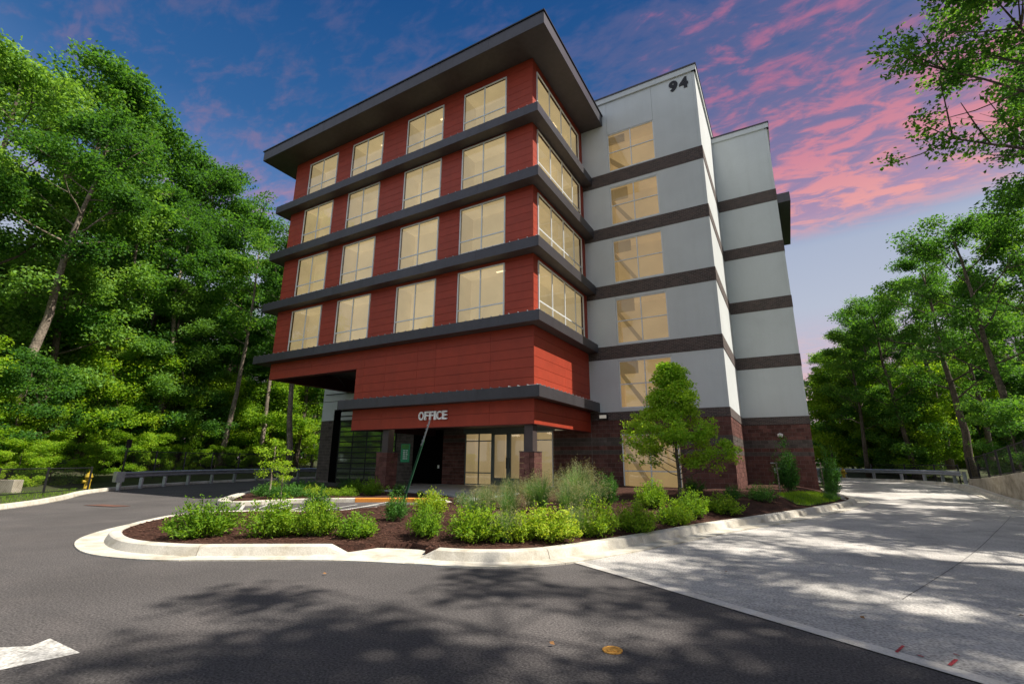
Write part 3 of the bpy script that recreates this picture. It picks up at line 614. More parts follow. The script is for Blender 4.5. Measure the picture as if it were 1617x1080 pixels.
bk.box(xl + .03, -19.84, Yr + .03, Yr + .4, 6.35, 7.3); bk.box(xl + .03, xl + .4, Yr + .4, Yg - .01, 6.35, 7.3)
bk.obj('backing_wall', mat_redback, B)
sof = MB(); sof.box(-19.5, xr - .36, Yr + .36, Yg - .01, 3.45, 3.6); sof.obj('entrance_soffit', mat_soffit, B)
# cladding planks
def planks(face, u_cuts, z0, z1, rows=None, inner=0.0):
    nrow = rows or max(1, round((z1 - z0) / 0.41)); h = (z1 - z0) / nrow
    for a, b in zip(u_cuts, u_cuts[1:]):
        if b - a < .02: continue
        for k in range(nrow):
            p = MB(); fb(p, face, a + .005, b - .005, z0 + k * h + .007, z0 + (k + 1) * h - .007, -.03, 0.0 + random.uniform(-.0015, .0015)); p.obj('cladding_plank', mat_redclad, B)
tops = [ROOF[0]] + [e[0] for e in EAV[:3]]
for i, (z0, z1) in enumerate(WZ):
    zb = EAV[i][1] + .02; zt = tops[i]
    cuts = [xl, WX[0][0]], [WX[0][1], WX[1][0]], [WX[1][1], WX[2][0]], [WX[2][1], WX[3][0]], [WX[3][1], xr]
    for c in cuts: planks(FR, c, zb, min(zt, z1), 7)
    if zt - z1 > .03: planks(FR, [xl, -19.9, xr], z1, zt, 1)
    under = zb, z0
    for a, b in WX:
        if z0 - zb > .05: planks(FR, [a, b], zb, z0, 1)
    planks(FS, [Yr, 18.02], zb, zt, 8); planks(FS, [23.6, Yg], zb, zt, 8)
    if zt - z1 > .03: planks(FS, [18.02, 23.6], z1 - .02, zt, 1)
    planks(FS, [18.02, 23.6], zb, z0, 1)
planks(FR, [-19.84, -19.25, -17.7, -15.55, -14.4, -11.25, xr], E5[1] + .02, 6.34, 4)
planks(FR, [-19.84, -19.25, -17.7, -15.55, -14.4, -11.25, xr], 6.34, 7.33, 2)
planks(FR, [xl, -23.6, -19.84], 6.34, 7.33, 2)
planks(FS, [Yr, 20.9, Yg], E5[1] + .02, 7.33, 6)
planks(FR, [-19.84, -19.25, -17.7, -14.4, -11.25, xr], 3.07, E5[0], 2)
planks(FS, [Yr, 20.9, Yg], 3.07, E5[0], 2)
# returns and undersides of the drive-under beams
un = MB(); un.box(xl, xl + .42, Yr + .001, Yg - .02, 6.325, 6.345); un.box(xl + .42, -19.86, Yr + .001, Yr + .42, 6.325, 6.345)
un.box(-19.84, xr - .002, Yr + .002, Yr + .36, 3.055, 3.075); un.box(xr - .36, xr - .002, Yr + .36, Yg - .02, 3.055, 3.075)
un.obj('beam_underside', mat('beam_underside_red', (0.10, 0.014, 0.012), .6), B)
so2 = MB(); so2.box(xl + .42, -19.84, Yr + .42, Yg, 7.22, 7.3); so2.obj('drive_under_soffit', mat_soffit, B)
# eaves
def eave(z0, z1, x0, over_x, y1, over_y, nseam, thick_in=0.12, name='eave'):
    X1 = xr + over_x; Y0 = Yr - over_y; s = MB()
    s.box(x0, X1, Y0, Yr - .001, z0, z0 + .05); s.box(xr + .001, X1, Yr - .001, y1, z0, z0 + .05)      # soffit
    if x0 < xl: s.box(x0, xl - .001, Yr - .001, y1, z0, z0 + .05)
    e = s.obj(name, mat_soffit, B)
    r_ = MB()
    # metal top sloping up to the wall
    r_.add([(x0, Y0, z1), (X1, Y0, z1), (xr, Yr, z1 + .07), (xl, Yr, z1 + .07)], [(0, 1, 2, 3)])
    r_.add([(X1, Y0, z1), (X1, y1, z1), (xr, y1, z1 + .07), (xr, Yr, z1 + .07)], [(0, 1, 2, 3)])
    n = nseam
    for k in range(n):
        x = x0 + .1 + (X1 - x0 - .2) * k / (n - 1); r_.box(x - .012, x + .012, Y0 - .012, Yr - .02, z1 + .002, z1 + .05)
    m_ = max(3, int((y1 - Y0) / .42))
    for k in range(m_):
        y = Y0 + .15 + (y1 - Y0 - .3) * k / (m_ - 1); r_.box(xr + .02, X1 + .012, y - .012, y + .012, z1 + .002, z1 + .05)
    r_.obj('seam_roof', mat_roofmetal, e)
    # fascia panels
    nf = max(2, round((X1 - x0) / 3.05)); w = (X1 - x0) / nf
    for k in range(nf):
        f = MB(); f.box(x0 + k * w + .003, x0 + (k + 1) * w - .003, Y0 - .025, Y0, z0 - .012, z1); f.obj('fascia_panel', mat_metal, e)
    nf = max(2, round((y1 - Y0) / 3.05)); w = (y1 - Y0) / nf
    for k in range(nf):
        f = MB(); f.box(X1, X1 + .025, Y0 - .025 + k * w + .003, Y0 - .025 + (k + 1) * w + .02, z0 - .012, z1); f.obj('fascia_panel', mat_metal, e)
    if x0 < xl:
        f = MB(); f.box(x0 - .025, x0, Y0, Yg, z0 - .012, z1); f.obj('fascia_panel', mat_metal, e)
    return e
for (z0, z1), ov in zip(EAV, (.62, .60, .60, .60)): eave(z0, z1, xl - .75 if z0 > 8 else xl - .95, ov - .05, Yg - .01, ov, 44)
eave(*E5, -20.35, .52, Yg - .01, .58, 27)
rf = MB(); X1 = -7.66; Y0 = 16.08
rf.box(-29.1, X1, Y0, Yg - .01, ROOF[0] + .001, ROOF[0] + .06); rf.box(-29.1, X1, Y0, Yg - .01, ROOF[1] - .08, ROOF[1])
RO = rf.obj('roof', mat_soffit, B)
nf = 7
for k in range(nf):
    w = (X1 + 29.1) / nf; f = MB(); f.box(-29.1 + k * w + .004, -29.1 + (k + 1) * w - .004, Y0 - .03, Y0, ROOF[0] - .015, ROOF[1]); f.obj('fascia_panel', mat_metal, RO)
for k in range(3):
    w = (Yg - .01 - Y0 + .03) / 3; f = MB(); f.box(X1, X1 + .03, Y0 - .03 + k * w + .004, Y0 - .03 + (k + 1) * w - .004, ROOF[0] - .015, ROOF[1]); f.obj('fascia_panel', mat_metal, RO)
f = MB(); f.box(-29.13, -29.1, Y0, Yg, ROOF[0] - .015, ROOF[1]); f.obj('fascia_panel', mat_metal, RO)
tr = MB(); tr.box(-29.18, X1 + .08, Y0 - .08, Y0 + .1, ROOF[1] + .002, ROOF[1] + .07); tr.box(X1 - .1, X1 + .08, Y0 + .1, Yg - .01, ROOF[1] + .002, ROOF[1] + .07)
tr.obj('drip_edge', mat_number, RO)
# grey body
core = MB()
core.box(-30.6, xg - .04, Yg + 1.7, 46, -.05, 23.2); core.box(-30.6, xg - .16, Yg + .16, Yg + 1.69, 23.0, 23.2); core.box(-30.59, -30.4, Yg + .16, Yg + 1.69, -.05, 23.0); core.box(-30.4, -7.6, Yg + .16, Yg + 1.69, 3.6, 4.1) if False else None; core.box(-28.6, -17.3, Yg + .16, Yg + .2, -.05, 7.2); core.box(xg - .04, x2 - .04, Y2 + .15, 46, -.05, 22.7)
core.obj('core_wall', mat_mortar, B)
Z = [23.43, 18.15, 17.37, 14.66, 13.94, 11.13, 10.4, 7.62, 6.91, 4.09, 3.65]
fl_z = [(18.15, 23.0), (14.66, 17.37), (11.13, 13.94), (7.62, 10.4), (4.09, 6.91)]
GW = (-7.37, -4.63); GZ = [(18.22, 20.75), (14.75, 17.16), (11.22, 13.75), (7.72, 10.23), (4.27, 6.76)]
def panel(face, u0, u1, z0, z1, m_=None, name='stucco_panel', d=(-.15, 0)):
    if u1 - u0 < .01 or z1 - z0 < .01: return
    p = MB(); fb(p, face, u0 + .005, u1 - .005, z0 + .002, z1 - .002, *d); return p.obj(name, m_ or mat_stucco, B)
for (z0, z1), (w0, w1) in zip(fl_z, GZ):
    panel(FG, xr, GW[0], z0, z1); panel(FG, GW[1], xg - .15, z0, z1)
    panel(FG, GW[0], GW[1], w1, z1); panel(FG, GW[0], GW[1], z0, w0)
    window(FG, GW[0], GW[1], w0, w1, [sum(GW) / 2], [(w0 + w1) / 2], pane_grey, fw=.05, depth=(-.09, -.03))
    panel(FGS, Yg - 0.0, Y2 + .14, z0, z1); panel(F2, xg + .0, x2 - .15, z0, min(z1, 22.55)); panel(('x', x2), Y2, 46, z0, min(z1, 22.55))
    if z0 > 7: panel(FG, -30.6, xl, z0, z1)
panel(('y', Yg), -30.6, -19.0, 4.41, 7.24)
for (zt, zb) in ((18.15, 17.37), (14.66, 13.94), (11.13, 10.4), (7.62, 6.91), (4.09, 3.65)):
    for face, a, b, ax in ((FG, xr + .01, xg - .15, 'x'), (FGS, Yg - .02, Y2 + .12, 'y'), (F2, xg + .02, x2 - .15, 'x'), (('x', x2), Y2 - .02, 46, 'y')):
        panel(face, a, b, zb, zt, mat_brick[ax], 'brick_band', (-.15, .022))
# cornice and coping
for face, a, b, dz in ((FG, -30.6, xg + .10, 0), (FGS, Yg - .1, 46, 0), (F2, xg, x2 + .10, -.47), (('x', x2), Y2 - .1, 46, -.47)):
    panel(face, a, b, 23.0 + dz, 23.34 + dz, mat_stucco, 'cornice', (-.15, .10)); panel(face, a - .02, b + .03, 23.34 + dz, 23.43 + dz, mat_metal, 'coping', (-.3, .14))
# concrete block base
ROWS = [(3.65 - .2147 * k, 3.65 - .2147 * (k + 1)) for k in range(17)]; GREY = {4, 5, 7}
def block_rows(face, u0, u1, rows, opening=None, sink=None, parent=B, wdt=.405, d=(-.15, 0), first_grey=GREY, name='concrete_block', k0=0):
    for k, (zt, zb) in enumerate(rows):
        m_ = mat_blockgrey if (k + k0) in first_grey else mat_blockred; u = u0 - (wdt / 2 if k % 2 else 0)
        while u < u1 - .02:
            a, b = max(u, u0), min(u + wdt, u1); u += wdt
            if b - a < .05: continue
            segs = [(a, b)]
            if opening and zb < opening[3] - .02 and zt > opening[2] + .02:
                segs = [(s0, s1) for s0, s1 in ((a, min(b, opening[0])), (max(a, opening[1]), b)) if s1 - s0 > .04]
            for s0, s1 in segs:
                tgt = sink[m_.name] if sink else MB(); fb(tgt, face, s0 + .007, s1 - .007, zb + .007, zt - .007, d[0], d[1] + random.uniform(-.004, .004))
                if not sink: tgt.obj(name, m_, parent)
block_rows(FG, xr + .02, xg - .0, [r for r in ROWS], opening=(GW[0] - .06, GW[1] + .06, .1, 2.93))
for (a, b, z0, z1) in ((xr, GW[0] - .07, -.05, 3.64), (GW[1] + .07, xg - .02, -.05, 3.64), (GW[0] - .07, GW[1] + .07, 2.94, 3.64), (-11.2, xr, .1, 3.2), (-30.58, -29.27, .0, 4.39), (-22.83, -21.37, .1, 4.39), (-18.88, -17.3, .1, 3.7)): MO = MB(); fb(MO, FG, a, b, z0, z1, -.16, -.012); MO.obj('mortar_bed', mat_mortar, B)
for fc, a, b in ((FGS, Yg + .02, Y2 + .1), (F2, xg + .02, x2 - .02), (('x', x2), Y2 + .02, 46)): MO = MB(); fb(MO, fc, a, b, -.05, 3.64, -.16, -.012); MO.obj('mortar_bed', mat_mortar, B)
window(FG, GW[0] - .03, GW[1] + .03, .16, 2.92, [sum(GW) / 2], [1.12], pane_grey, fw=.055, depth=(-.09, -.03))
sink = {'red_block': MB(), 'grey_block': MB()}
block_rows(FGS, Yg + .0, Y2, ROWS, sink=sink); block_rows(F2, xg + .0, x2 - .15, ROWS, sink=sink); block_rows(('x', x2), Y2 + .0, 46, ROWS, sink=sink)
ROWL = [(4.4 - .2147 * k, 4.4 - .2147 * (k + 1)) for k in range(20)]
for (a, b) in ((-30.6, -29.25), (-22.85, -21.35), (-18.9, -17.22)):
    block_rows(('y', Yg), a, b, ROWL[3:] if a > -20 else ROWL, sink=sink, k0=3 if a > -20 else 0, first_grey=set(range(30)) if a < -20 else GREY)
block_rows(('y', Yg), -11.26, xr + .01, ROWS[2:], sink=sink, k0=2)
bj = MB(); bj.v = sink['red_block'].v + sink['grey_block'].v; o_ = len(sink['red_block'].v)
bj.f = sink['red_block'].f + [tuple(i + o_ for i in f) for f in sink['grey_block'].f]; bj.m = [0] * len(sink['red_block'].f) + [1] * len(sink['grey_block'].f)
o = bj.obj('concrete_block', [mat_blockred, mat_blockgrey], B); o['kind'] = 'stuff'; o['label'] = 'split face blocks at the base of the far walls'
# flush black panel standing in for the unlit doorway; glazed sectional door
p = MB(); p.box(-21.35, -18.9, Yg + .01, Yg + .12, .17, 3.45); p.obj('doorway_dark_panel', mat_black, B)
p = MB(); p.box(-29.25, -28.5, Yg - .0, Yg + .1, 0, 5.2); p.obj('door_jamb', mat_black, B)
def sect_door():
    f = MB(); x0, x1, z0, z1 = -28.5, -22.9, .05, 5.12
    f.box(x0, x1, Yg + .0, Yg + .06, z1 - .12, z1); f.box(x0, x1, Yg, Yg + .06, z0, z0 + .15)
    for x in (x0, x0 + 1.4, x0 + 2.8, x0 + 4.2, x1 - .1): f.box(x, x + .08, Yg + .003, Yg + .055, z0 + .15, z1 - .12)
    d = f.obj('sectional_door', mat_blackmetal, B)
    n = 13; h = (z1 - z0 - .27) / n
    for k in range(n):
        s_ = MB(); za = z0 + .15 + k * h; s_.box(x0 + .01, x1 - .01, Yg - .02, Yg + .02, za, za + .09); s_.obj('door_rail', mat_blackmetal, d)
        g_ = MB(); g_.box(x0 + .01, x1 - .01, Yg + .02, Yg + .03, za + .09, za + h); g_.obj('pane', mat_glassdoor, d)
sect_door()
# storefront
window(FG, -17.2, -15.25, .19, 3.2, [-16.2], [.88, 2.72], pane_store, mat_store, .06, (-.06, .0), name='storefront_window')
window(FG, -12.95, -11.28, .19, 3.2, [], [2.72], pane_store, mat_frame, .06, (-.06, .0), name='storefront_window')
def glass_door(a, b, hx):
    d = window(FG, a, b, .19, 3.2, [], [], pane_store, mat_store, .13, (-.06, .02), name='glass_door')
    k = MB(); fb(k, FG, a + .13, b - .13, .32, .62, -.05, .015); k.obj('kick_plate', mat_store, d)
    h = MB(); h.tube([(hx, Yg - .09, 1.15), (hx, Yg - .09, 1.75)], .018); h.box(hx - .012, hx + .012, Yg - .09, Yg - .02, 1.2, 1.24); h.box(hx - .012, hx + .012, Yg - .09, Yg - .02, 1.66, 1.70); h.obj('handle', mat_blackmetal, d)
glass_door(-15.23, -14.12, -14.22); glass_door(-14.1, -12.97, -13.98)
fr = MB(); fr.box(-17.3, -11.2, Yg - .06, Yg + .1, 3.2, 3.46); fr.obj('storefront_header', mat_store, B)
# entrance columns
def column(x0, x1, y0, y1, label):
    c = MB(); c.box(x0 + .2, x1 - .2, y0 + .2, y1 - .2, 0, 1.93); cc = c.obj('entrance_column', mat_mortar, B, label=label)
    rows = 8; h = (1.93 - .17) / rows
    for k in range(rows):
        za = .17 + k * h + .005; zb = .17 + (k + 1) * h - .005; j = lambda: random.uniform(-.006, .006)
        if k % 2:
            cells = [(x0, x0 + .46, y0, y0 + .2), (x0 + .47, x1, y0, y0 + .2), (x1 - .2, x1, y0 + .21, y1 - .21), (x0, x0 + .2, y0 + .21, y1 - .21), (x0, x1, y1 - .2, y1)]
        else:
            cells = [(x0, x0 + .22, y0, y1), (x0 + .23, x1 - .21, y0, y0 + .2), (x1 - .2, x1, y0, y0 + .38), (x1 - .2, x1, y0 + .39, y1), (x0 + .23, x1 - .21, y1 - .2, y1)]
        for (a, b, c_, d) in cells:
            p = MB(); p.box(a + j(), b + j() * .5, c_ + j(), d, za, zb); p.obj('concrete_block', mat_blockred, cc)
    p = MB(); xm, ym = (x0 + x1) / 2, (y0 + y1) / 2; p.box(xm - .2, xm + .2, ym - .2, ym + .2, 1.935, 3.46); p.box(x0 - .015, x1 + .015, y0 - .015, y1 + .015, 1.93, 1.965); p.obj('steel_shaft', mat_steelcol, cc)
column(-9.74, -9.05, 17.6, 18.3, 'right entrance column with its side in sun'); column(-17.89, -17.18, 17.6, 18.35, 'left entrance column in shade')
# OFFICE letters and house number
def letters(word, face, u0, u1, zbase, height, m_, name, parent, depth=.06, standoff=.03, bold=.012):
    cu = bpy.data.curves.new(name, 'FONT'); cu.body = word; cu.size = 1; cu.extrude = depth / 2 / height; cu.offset = bold; cu.bevel_depth = 0
    tmp = bpy.data.objects.new('t', cu); COL.objects.link(tmp); bpy.context.view_layer.update(); dg = bpy.context.evaluated_depsgraph_get()
    me = bpy.data.meshes.new_from_object(tmp.evaluated_get(dg)); bpy.data.objects.remove(tmp)
    V = np.empty(len(me.vertices) * 3, np.float32); me.vertices.foreach_get('co', V); V = V.reshape(-1, 3)
    mn, mx = V.min(0), V.max(0); k = (u1 - u0) / (mx[0] - mn[0]); kh = height / (mx[1] - mn[1])
    out = np.empty_like(V); out[:, 0] = u0 + (V[:, 0] - mn[0]) * k; out[:, 2] = zbase + (V[:, 1] - mn[1]) * kh; out[:, 1] = face[1] - standoff - depth / 2 - V[:, 2] * height
    me.vertices.foreach_set('co', out.ravel()); me.materials.clear(); me.materials.append(m_); me.update(); me.name = name
    return me
def split_letters(word, **k):
    # one object per letter: widths measured from a whole-word layout
    adv = {'O': .80, 'F': .62, 'I': .30, 'C': .74, 'E': .66, '9': .66, '4': .68}; tot = sum(adv[c] for c in word); u = k['u0']; W = k['u1'] - k['u0']
    for c in word:
        w = adv[c] / tot * W; me = letters(c, k['face'], u + w * .05, u + w * .93, k['zbase'], k['height'], k['m_'], k['name'], None, k.get('depth', .06), k.get('standoff', .03), k.get('bold', .02))
        link(k['name'], me, B); u += w
split_letters('OFFICE', face=FR, u0=-15.2, u1=-13.47, zbase=3.41, height=.40, m_=mat_letter, name='sign_letter', depth=.08, standoff=.05, bold=.022)
split_letters('94', face=FG, u0=-3.62, u1=-2.5, zbase=22.1, height=.72, m_=mat_number, name='house_number_digit', depth=.025, standoff=.01, bold=.055)
# lights
def lamp(x0, x1, y0, y1, z0, z1, name='soffit_light'):
    f = MB(); f.box(x0 - .03, x1 + .03, y0 - .03, y1 + .03, z1 - .02, z1 + .06); a = f.obj(name, mat_frame, B); d = MB(); d.box(x0, x1, y0, y1, z0, z1 - .02); d.obj('diffuser', mat_lamp, a)
for (x, y) in ((-16.9, 18.6), (-13.1, 20.4), (-10.6, 18.5)): lamp(x - .35, x + .35, y - .09, y + .09, 3.28, 3.42)
lamp(-25.4, -24.4, 18.8, 19.0, 7.05, 7.2)
f = MB(); f.box(-8.5, -8.05, Yg - .22, Yg - .01, 3.72, 3.98); a = f.obj('wall_light', mat_blackmetal, B); d = MB(); d.box(-8.46, -8.09, Yg - .24, Yg - .222, 3.76, 3.93); d.obj('lens', mat_lampoff, a)
f = MB(); f.tube([(-.35, Y2 - .12, 2.93), (-.35, Y2 - .12, 3.0), (-.35, Y2 - .12, 3.12), (-.35, Y2 - .12, 3.17)], [.05, .13, .15, .02], 12); f.obj('camera_dome', mat_letter, B)
# conduit under the drive-through, outlet boxes, green office-hours board
f = MB(); f.tube([(-30.2, Yg - .15, 6.35), (-19.9, Yg - .15, 6.35)], .035); f.tube([(-27.7, Yg - .15, 6.35), (-27.7, Yg - .15, 7.2)], .03); f.tube([(-27.7, 23.9, 6.6), (-25.4, 21, 6.9)], .03); f.obj('conduit', mat_blackmetal, B)
f = MB(); f.box(-19.25, -19.12, Yg - .03, Yg + .0, 1.1, 1.3); f.obj('outlet_box', mat_letter, B)
f = MB(); f.box(-22.35, -21.6, Yg - .05, Yg - .005, 1.45, 2.62); sg = f.obj('notice_board', mat_signgreen, B)
f = MB(); f.box(-22.3, -21.65, Yg - .056, Yg - .051, 2.3, 2.58); f.obj('board_header', mat('header_green', (0.10, 0.32, 0.08), .5), sg)
f = MB()
for k in range(5):
    f.box(-22.15, -21.95, Yg - .056, Yg - .051, 1.65 + k * .13, 1.71 + k * .13); f.box(-21.9, -21.75 - .03 * (k % 2), Yg - .056, Yg - .051, 1.65 + k * .13, 1.71 + k * .13)
f.obj('board_text_lines', mat_letter, sg)
f = MB(); f.tube([(-2.0 + 1.0, Y2 - .2, 1.55), (-.35, Y2 - .2, 1.55)], .03); f.tube([(-.7, Y2 - .2, 1.55), (-.7, Y2 - .2, .2)], .03); f.box(-.85, -.55, Y2 - .3, Y2 - .1, 1.0, 1.3); f.obj('gas_riser', mat_galv, B)
# rear wing roof edge that shows beyond the second grey bay
f = MB(); f.box(-3, 2.3, 38.4, 47, 20.95, 21.7); f.box(x2 + .02, 1.35, 38.9, 46.9, 3.6, 20.9); f.obj('rear_roof', mat_metal, B)
# base flashing
f = MB(); f.box(-.6, x2 + .03, Y2 - .04, Y2 - .005, 0.02, .12); f.obj('base_flashing', mat_galv, B)

# ------------------------------------------------------------------ retaining wall and fences
rw = thing('retaining_wall', 'stained tan concrete retaining wall rising along the right of the driveway', 'wall')
WP = [(-8, 15), (0, 11.4), (5, 9.6), (13, 8.0), (20, 7.55), (25, 7.75), (30, 8.15), (35, 8.6), (38.3, 8.9)]
def wtop(y): return 0.72 + 0.85 * sstep(40, 18, y) + .35 * sstep(20, 0, y)
wp = smooth_path([(x, y, 0) for y, x in WP], 4)
step = 0
for i in range(0, len(wp) - 1, 3):
    seg = wp[i:i + 4]
    if len(seg) < 2: continue
    mb = MB(); vs = []
    for k, p in enumerate(seg):
        e = .006 if k == 0 else (-.006 if k == len(seg) - 1 else 0); y = p.y + e; zt = wtop(y)
        vs += [(p.x, y, -.1), (p.x, y, zt - .03), (p.x + .03, y, zt), (p.x + .27, y, zt), (p.x + .3, y, -.1)]
    fs = []
    for k in range(len(seg) - 1):
        for j in range(4): a = k * 5 + j; fs.append((a, a + 1, a + 6, a + 5))
    n = (len(seg) - 1) * 5; fs += [(0, 1, 2, 3, 4), (n + 4, n + 3, n + 2, n + 1, n)]
    mb.add(vs, fs); mb.obj('wall_section', mat_wallconc, rw)
def fence(label, pts, h, zf, post_gap=2.4, mesh=.09, group='black chain link fences'):
    t = thing('chain_link_fence', label, 'fence', group=group)
    P = smooth_path([(x, y, 0) for x, y in pts], 5); L = [0]
    for a, b in zip(P, P[1:]): L.append(L[-1] + (b - a).length)
    def at(s):
        for i in range(len(L) - 1):
            if L[i + 1] >= s - 1e-6: return P[i].lerp(P[i + 1], (s - L[i]) / max(1e-6, L[i + 1] - L[i]))
        return P[-1]
    n = max(1, round(L[-1] / post_gap)); g_ = L[-1] / n
    for k in range(n + 1):
        p = at(k * g_); z = zf(p.x, p.y); mb = MB(); mb.tube([(p.x, p.y, z - .2), (p.x, p.y, z + h + .06)], .045, 6); mb.obj('post', mat_blackmetal, t)
    mb = MB(); m_ = int(L[-1] / .8) + 1
    for zz_ in (h, .08):
        mb.tube([(q.x, q.y, zf(q.x, q.y) + zz_) for q in [at(L[-1] * k / m_) for k in range(m_ + 1)]], .022, 5)
    mb.obj('rail', mat_blackmetal, t)
    V = []; F = []; s = 0.0; r_ = .0045
    while s < L[-1] - h:
        for sgn in (1, -1):
            a = at(s if sgn > 0 else s + h); b = at(s + h if sgn > 0 else s); za = zf(a.x, a.y) + .08; zb = zf(b.x, b.y) + h; o = len(V)
            V += [(a.x, a.y, za - r_), (a.x, a.y, za + r_), (b.x, b.y, zb + r_), (b.x, b.y, zb - r_)]; F.append((o, o + 1, o + 2, o + 3))
        s += mesh
    if F: o = link('wire_mesh', np_mesh('wire_mesh', V, F, mat_blackmetal), t); o['kind'] = 'stuff'
    return t
fence('black chain link fence along the top of the tan retaining wall', [(x + .17, y) for y, x in WP[2:]], 1.15, lambda x, y: wtop(y))
fence('low black chain link fence by the grey concrete headwall, far left', [(-24.6, 3.6), (-28.3, 7.2), (-29.6, 9.2), (-30.6, 10.8)], 1.1, lambda x, y: 0.0)
fence('black chain link fence standing behind the left guardrail', [(-32.6, 12.9), (-34.6, 16.6), (-36.3, 21.5), (-37.2, 28), (-37.5, 36)], 1.35, lambda x, y: 0.62)
fence('dark picket length of fence behind the right guardrail', [(9.6, 43), (8.3, 46.4), (5.6, 48.8)], 1.2, lambda x, y: rise(x, y), group='black chain link fences')

def guardrail(label, pts, zf, h=.74, gap=1.9, post=mat_galv):
    t = thing('guardrail', label, 'guardrail', group='steel guardrails')
    P = smooth_path([(x, y, 0) for x, y in pts], 5); L = [0]
    for a, b in zip(P, P[1:]): L.append(L[-1] + (b - a).length)
    prof = [(0.0, .0), (.03, .03), (.075, .055), (.075, .09), (.03, .12), (.0, .155), (.03, .19), (.075, .22), (.075, .255), (.03, .28), (0, .31)]
    mb = MB(); k_ = len(prof)
    for i, p in enumerate(P):
        d = (P[min(i + 1, len(P) - 1)] - P[max(i - 1, 0)]).normalized(); nn = Vector((-d.y, d.x, 0)); nn = nn if nn.dot(Vector((0, 0, 0)) - p) > 0 else -nn
        for o_, z in prof: q = p + nn * o_; mb.v.append((q.x, q.y, zf(q.x, q.y) + h - .31 + z))
        for o_, z in reversed(prof): q = p + nn * (o_ - .012); mb.v.append((q.x, q.y, zf(q.x, q.y) + h - .31 + z))
    m_ = 2 * k_
    for i in range(len(P) - 1):
        for j in range(m_): a = i * m_ + j; b = i * m_ + (j + 1) % m_; mb.f.append((a, b, b + m_, a + m_)); mb.m.append(0)
    mb.f += [tuple(range(m_))[::-1], tuple((len(P) - 1) * m_ + j for j in range(m_))]; mb.m += [0, 0]
    mb.obj('rail', mat_galv, t)
    n = max(1, round(L[-1] / gap))
    for k in range(n + 1):
        s = L[-1] * k / n; p = P[-1]; d = (P[-1] - P[-2]).normalized()
        for i in range(len(L) - 1):
            if L[i + 1] >= s - 1e-6: p = P[i].lerp(P[i + 1], (s - L[i]) / max(1e-6, L[i + 1] - L[i])); d = (P[i + 1] - P[i]).normalized(); break
        nn = Vector((-d.y, d.x, 0)); nn = nn if nn.dot(-p) > 0 else -nn; q = p - nn * .1; a = MB(); z = zf(q.x, q.y)
        ang = math.atan2(d.y, d.x); c, s_ = math.cos(ang), math.sin(ang); R_ = lambda u, v: (q.x + u * c - v * s_, q.y + u * s_ + v * c)
        for (ua, ub, va, vb) in ((-.07, .07, -.075, .075),):
            a.prism([R_(ua, va), R_(ub, va), R_(ub, vb), R_(ua, vb)], z - .2, z + h - .02)
        a.obj('post', post, t)
    return t, P
grl, gp = guardrail('blue grey steel guardrail curving past the woods at the left road', [(-29.4, 11.7), (-31.2, 13.9), (-33.0, 17.2), (-34.4, 21.5), (-35.2, 27), (-35.5, 34)], lambda x, y: .1, h=.8)
a = MB(); q = gp[0]; a.box(q.x - .16, q.x + .2, q.y - .35, q.y + .02, .42, .92); a.obj('end_terminal', mat_galv, grl)
guardrail('pale steel guardrail around the bend behind the driveway, right', [(8.75, 38.6), (8.5, 42.6), (7.2, 45.6), (5.2, 47.3), (3.3, 48.1), (0, 49)], lambda x, y: rise(x, y) + .05, h=.82)

# hydrants
def hydrant(label, loc, s=1.0):
    t = thing('fire_hydrant', label, 'hydrant', loc)
    m = MB(); m.tube([(0, 0, 0), (0, 0, .06), (0, 0, .061), (0, 0, .5), (0, 0, .52), (0, 0, .58), (0, 0, .6), (0, 0, .7), (0, 0, .76)], [.16, .16, .11, .11, .15, .15, .12, .1, .03], 12); m.obj('barrel', mat_yellow, t, True)
    m = MB(); m.tube([(-.2, 0, .42), (.2, 0, .42)], .06, 10); m.tube([(0, -.2, .36), (0, 0, .36)], .07, 10); m.obj('nozzle', mat_yellow, t)
    m = MB(); m.tube([(0, 0, .75), (0, 0, .82)], .035, 6); m.obj('cap_nut', mat_yellow, t); t.scale = (s, s, s)
hydrant('yellow hydrant behind the low black fence at the left road', (-31.3, 11.0, 0), 1.15)
hydrant('yellow hydrant beside the right guardrail end past the building', (3.55, 47.3, .33), 1.1)
# headwall, street post with small box
m = MB(); m.prism([(-33.6, 7.2), (-31.9, 8.4), (-32.1, 8.8), (-33.8, 7.6)], -.1, .55); o = m.obj('headwall', mat_wallconc); o['label'] = 'low grey concrete headwall behind the black fence, far left'; o['category'] = 'wall'
sp = thing('sign_post', 'thin dark post topped by a small sign seen edge on, left of guardrail', 'sign post', (-31.9, 12.6, 0)); sp.rotation_euler = (0, rad(5), 0)
m = MB(); m.tube([(0, 0, -.1), (0, 0, 2.3)], .035, 6); m.obj('pole', mat_blackmetal, sp)
m = MB(); m.box(-.02, .02, -.12, .12, 2.15, 2.6); m.obj('sign_plate', mat_blackmetal, sp)
